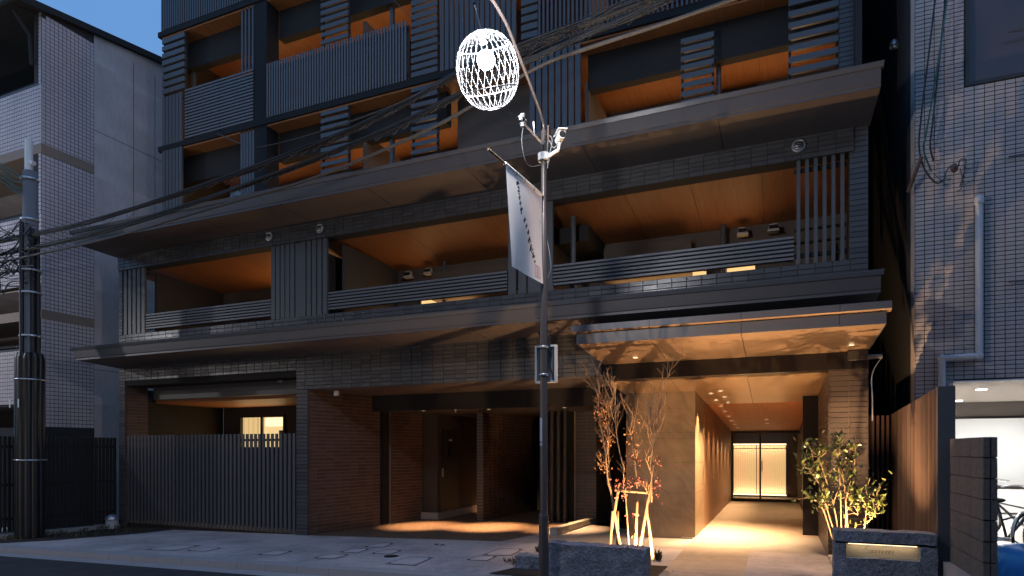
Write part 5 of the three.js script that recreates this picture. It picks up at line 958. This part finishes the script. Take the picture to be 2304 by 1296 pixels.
{ // ramp kerb beside the parking
  const k = thing('ramp_kerb', 'low concrete kerb wall rising beside the walk right of the parking', 'kerb', [-3.9, 0.07, -2]);
  mesh('wall', hexa([[-0.2, -0.1, 0.75], [-0.06, -0.1, 0.75], [0.09, -0.1, -1.5], [-0.05, -0.1, -1.5], [-0.2, 0.16, 0.75], [-0.06, 0.16, 0.75], [0.09, 0.14, -1.5], [-0.05, 0.14, -1.5]]), M.conc, k);
  mesh('coping', hexa([[-0.21, 0.161, 0.76], [-0.05, 0.161, 0.76], [0.1, 0.141, -1.5], [-0.06, 0.141, -1.5], [-0.21, 0.19, 0.76], [-0.05, 0.19, 0.76], [0.1, 0.17, -1.5], [-0.06, 0.17, -1.5]]), M.conc, k);
}
// ---------------------------------------------------------------- covers in the pavement
const pairs = [
  ['square cover nearest the parking entry, left of the round lid', [[818, 1231], [855, 1221.6], [886, 1222], [865, 1231]]],
  ['largest square cover nearest the kerb, right of the round lid', [[866, 1269], [920, 1252], [976, 1254], [934, 1273]]],
  ['square cover just left of the granite block', [[1085, 1249], [1123, 1234], [1178, 1235], [1151, 1250]]],
  ['small cover touching the front of the one by the granite block', [[1048, 1260], [1080, 1250.5], [1119, 1251.5], [1096, 1262]]],
  ['small cover directly behind the round lid', [[834, 1245.5], [870, 1236], [905, 1238], [880, 1247]]],
  ['cover in front of the pillar between fence and parking', [[578, 1248.5], [615, 1239], [659, 1240], [626, 1249]]],
  ['cover near the kerb left of the round lid', [[704, 1256], [741, 1246], [786, 1248], [752, 1257.6]]],
  ['small cover between the round lid and the cover near the kerb', [[763, 1242.5], [795, 1233.5], [832, 1235], [806, 1244]]],
  ['long cover in front of the left end of the slat fence', [[326, 1237], [400, 1226], [452, 1227.5], [395, 1239]]],
  ['narrow cover at the right end of the long one by the fence', [[418, 1239], [468, 1231], [500, 1232.5], [462, 1240.5]]],
];
for (const [where, q] of pairs) {
  const c = q.map(([u, v]) => onG(u, v, 0.004)), o = c[0].clone().add(c[2]).multiplyScalar(0.5), t = thing('utility_cover', where + ' in the pavement', 'cover', [o.x, o.y, o.z], 0, undefined), L = c.map((p) => p.clone().sub(o));
  const ringPts = (k) => L.map((p) => V(p.x * k, 0, p.z * k)), strip = [];
  const A = ringPts(1), Bq = L.map((p) => { const l = Math.hypot(p.x, p.z); return V(p.x * (1 - 0.036 / l), 0, p.z * (1 - 0.036 / l)); });
  for (let i = 0; i < 4; i++) { const j = (i + 1) % 4; strip.push(A[i], A[j], Bq[j], A[i], Bq[j], Bq[i]); }
  const mk = (pts, y) => { const g = new THREE.BufferGeometry(), pos = []; pts.forEach((p) => pos.push(p.x, gy(p.x + o.x) - gy(o.x) + y, p.z)); g.setAttribute('position', new THREE.Float32BufferAttribute(pos, 3)); return uvm(g); };
  mesh('frame', mk(strip, 0.001), M.black, t);
  mesh('lid', mk([Bq[0], Bq[1], Bq[2], Bq[0], Bq[2], Bq[3]], 0.002), M.pave, t);
  for (const i of [0, 2]) { const p = A[i]; const m = mesh('lifting_slot', new THREE.CylinderGeometry(0.02, 0.02, 0.003, 10), M.black, t); m.position.set(p.x * 0.8, gy(p.x * 0.8 + o.x) - gy(o.x) + 0.004, p.z * 0.8); }
}
{ const p = onG(880, 1251.5, 0.003), t = thing('manhole_lid', 'round dark iron lid set in the pavement among the square covers', 'lid', [p.x, p.y, p.z]); mesh('rim', new THREE.TorusGeometry(0.115, 0.006, 6, 28).rotateX(Math.PI / 2), M.frame, t); mesh('lid', cyl(0.11, 0.006, 24), M.frame, t); }
{ const p = onG(989, 1225, 0.004), t = thing('small_lids', 'pair of tiny dark valve lids by the edge of the parking floor', 'lid', [p.x, p.y, p.z]); for (const dx of [-0.06, 0.06]) mesh('lid', cyl(0.04, 0.006, 16).translate(dx, 0, 0), M.frame, t); }
// ---------------------------------------------------------------- odds and ends on the left
{
  const p = onG(252, 1190), t = thing('domed_vent', 'small grey domed ventilator on the ground at the corner of the slat fence', 'ventilator', [p.x, p.y, p.z]);
  mesh('body', cyl(0.14, 0.24, 20).translate(0, 0.12, 0), M.pvc, t); mesh('dome', new THREE.SphereGeometry(0.15, 20, 10, 0, Math.PI * 2, 0, Math.PI / 2).scale(1, 0.8, 1).translate(0, 0.24, 0), M.steel, t); mesh('rim', new THREE.TorusGeometry(0.15, 0.012, 6, 24).rotateX(Math.PI / 2).translate(0, 0.24, 0), M.steel, t);
  const q = onG(8, 1208), f = thing('flood_light', 'white tilted floodlight at the bottom left corner of the pavement bed', 'floodlight', [q.x, q.y, q.z]);
  const b = sub(f, 'head'); b.position.set(0, 0.14, 0); b.rotation.set(-0.5, 0.3, 0.25); bx(b, 'housing', M.white, -0.13, 0.13, -0.06, 0.06, -0.05, 0.04); bx(b, 'glass', M.steel, -0.11, 0.11, -0.045, 0.045, 0.041, 0.048); mesh('bracket', rod([0, 0, 0], [0, 0.12, 0], 0.015), M.frame, f);
  const h = onG(148, 1190), r = thing('hose', 'short teal hose looped on the fence base behind the utility pole', 'hose', [h.x, h.y, h.z]);
  mesh('hose', tube([[-0.1, 0, 0], [-0.1, 0.2, 0.02], [-0.05, 0.28, 0], [0.05, 0.16, 0.05], [0.2, 0.12, 0.05], [0.22, 0.0, 0.02]], 0.014, 40, 8), M.cableGreen, r);
}
// ---------------------------------------------------------------- bicycles and sheet in the garage
function bicycle(label, x, z, ry, basket) {
  const t = thing('bicycle', label, 'bicycle', [x, gy(x) + 0.02, z], ry, 'bicycles in the garage'), R = 0.32, dk = std([0.05, 0.05, 0.06], 0.35, { metalness: 0.5 });
  for (const wx of [-0.52, 0.52]) { const w = sub(t, 'wheel'); w.position.set(wx, R, 0); mesh('tyre', new THREE.TorusGeometry(R - 0.02, 0.02, 8, 36), M.black, w); mesh('rim', new THREE.TorusGeometry(R - 0.045, 0.009, 6, 36), M.steel, w); const sp = []; for (let i = 0; i < 16; i++) { const a = i / 16 * 6.283; sp.push(rod([0, 0, 0], [Math.cos(a) * (R - 0.05), Math.sin(a) * (R - 0.05), 0], 0.0015, 4)); } mesh('spokes', sp, M.steel, w); mesh('mudguard', new THREE.TorusGeometry(R + 0.015, 0.018, 6, 20, 2.2).rotateZ(wx < 0 ? 0.9 : 0.3), M.steel, w); }
  const bb = [-0.05, 0.28, 0], st = [-0.2, 0.78, 0], hd = [0.36, 0.72, 0];
  mesh('frame', [rod([-0.52, R, 0], bb, 0.012), rod([-0.52, R, 0], [-0.17, 0.68, 0], 0.01), rod(bb, st, 0.017), rod(bb, hd, 0.02), rod([-0.13, 0.55, 0], [0.37, 0.66, 0], 0.014), rod(hd, [0.52, R, 0], 0.016)], dk, t);
  mesh('saddle', new THREE.SphereGeometry(0.1, 16, 8).scale(1.35, 0.35, 0.8).translate(-0.22, 0.83, 0), M.black, t);
  mesh('handlebar', [rod(hd, [0.32, 0.98, 0], 0.014), tube([[0.12, 1.0, -0.27], [0.3, 1.03, -0.2], [0.34, 0.98, 0], [0.3, 1.03, 0.2], [0.12, 1.0, 0.27]], 0.011, 30)], M.steel, t);
  mesh('chain_guard', [rod([-0.5, R, 0.05], [-0.05, 0.28, 0.05], 0.03)], M.steel, t);
  mesh('pedals', [rod([-0.05, 0.28, -0.1], [-0.05, 0.28, 0.1], 0.012), rod([-0.05, 0.28, 0.1], [0.1, 0.2, 0.1], 0.01)], M.frame, t);
  if (basket) { const b = [], x0 = 0.42, x1 = 0.72, y0 = 0.72, y1 = 0.98, w = 0.17; for (let i = 0; i < 7; i++) { const y = y0 + (y1 - y0) * i / 6; b.push(rod([x0, y, -w], [x1, y, -w], 0.006, 5), rod([x0, y, w], [x1, y, w], 0.006, 5), rod([x0, y, -w], [x0, y, w], 0.006, 5), rod([x1, y, -w], [x1, y, w], 0.006, 5)); } for (let i = 0; i < 8; i++) { const q = x0 + (x1 - x0) * i / 7; b.push(rod([q, y0, -w], [q, y1, -w], 0.004, 4), rod([q, y0, w], [q, y1, w], 0.004, 4), rod([x1, y0, -w + 2 * w * i / 7], [x1, y1, -w + 2 * w * i / 7], 0.004, 4), rod([x0, y0, -w + 2 * w * i / 7], [x0, y1, -w + 2 * w * i / 7], 0.004, 4)); } mesh('basket', b, M.frame, t); }
  return t;
}
bicycle('bicycle with a dark wire basket parked deepest in the white garage', 3.75, -2.6, 2.8, true);
bicycle('dark bicycle half hidden between the other two in the white garage', 3.55, -0.95, 0.9, false);
bicycle('dark bicycle without basket nearest the block wall in the white garage', 3.05, -0.45, 0.5, false);
{
  const g = new THREE.SphereGeometry(0.34, 28, 16, 0, Math.PI * 2, 0, Math.PI / 2), p = g.attributes.position;
  for (let i = 0; i < p.count; i++) { const a = N1(p.getX(i) * 9 + 40, p.getZ(i) * 9 + p.getY(i) * 7 + 40, 256) - 0.5; const k = 1 + 0.25 * a; p.setXYZ(i, p.getX(i) * k * 1.5, p.getY(i) * k * 1.15, p.getZ(i) * k); }
  g.computeVertexNormals(); const q = onG(2285, 1318), t = thing('blue_sheet', 'crumpled bright blue plastic sheet on the ground in front of the bicycles', 'sheet', [2.72, gy(2.7), 0.95]); mesh('sheet', g, std([0.02, 0.2, 0.5], 0.35), t);
}

// ---------------------------------------------------------------- the face tiles: largest in view as parts, the rest together
{
  tiles.sort((a, b) => b.size - a.size);
  tiles.slice(0, 290).forEach((t) => { const m = mesh('tile', tileGeo, tileTones[t.kind][t.tone], B); m.matrix.copy(t.m); m.matrix.decompose(m.position, m.quaternion, m.scale); });
  for (const kind of Object.keys(tileTones)) for (let k = 0; k < 5; k++) {
    const l = tiles.slice(290).filter((t) => t.kind === kind && t.tone === k); if (!l.length) continue;
    const im = new THREE.InstancedMesh(tileGeo, tileTones[kind][k], l.length); l.forEach((t, i) => im.setMatrixAt(i, t.m)); im.name = 'wall_tiles'; im.userData.kind = 'stuff'; im.castShadow = im.receiveShadow = true; B.add(im);
  }
}
renderer.render(scene, camera);
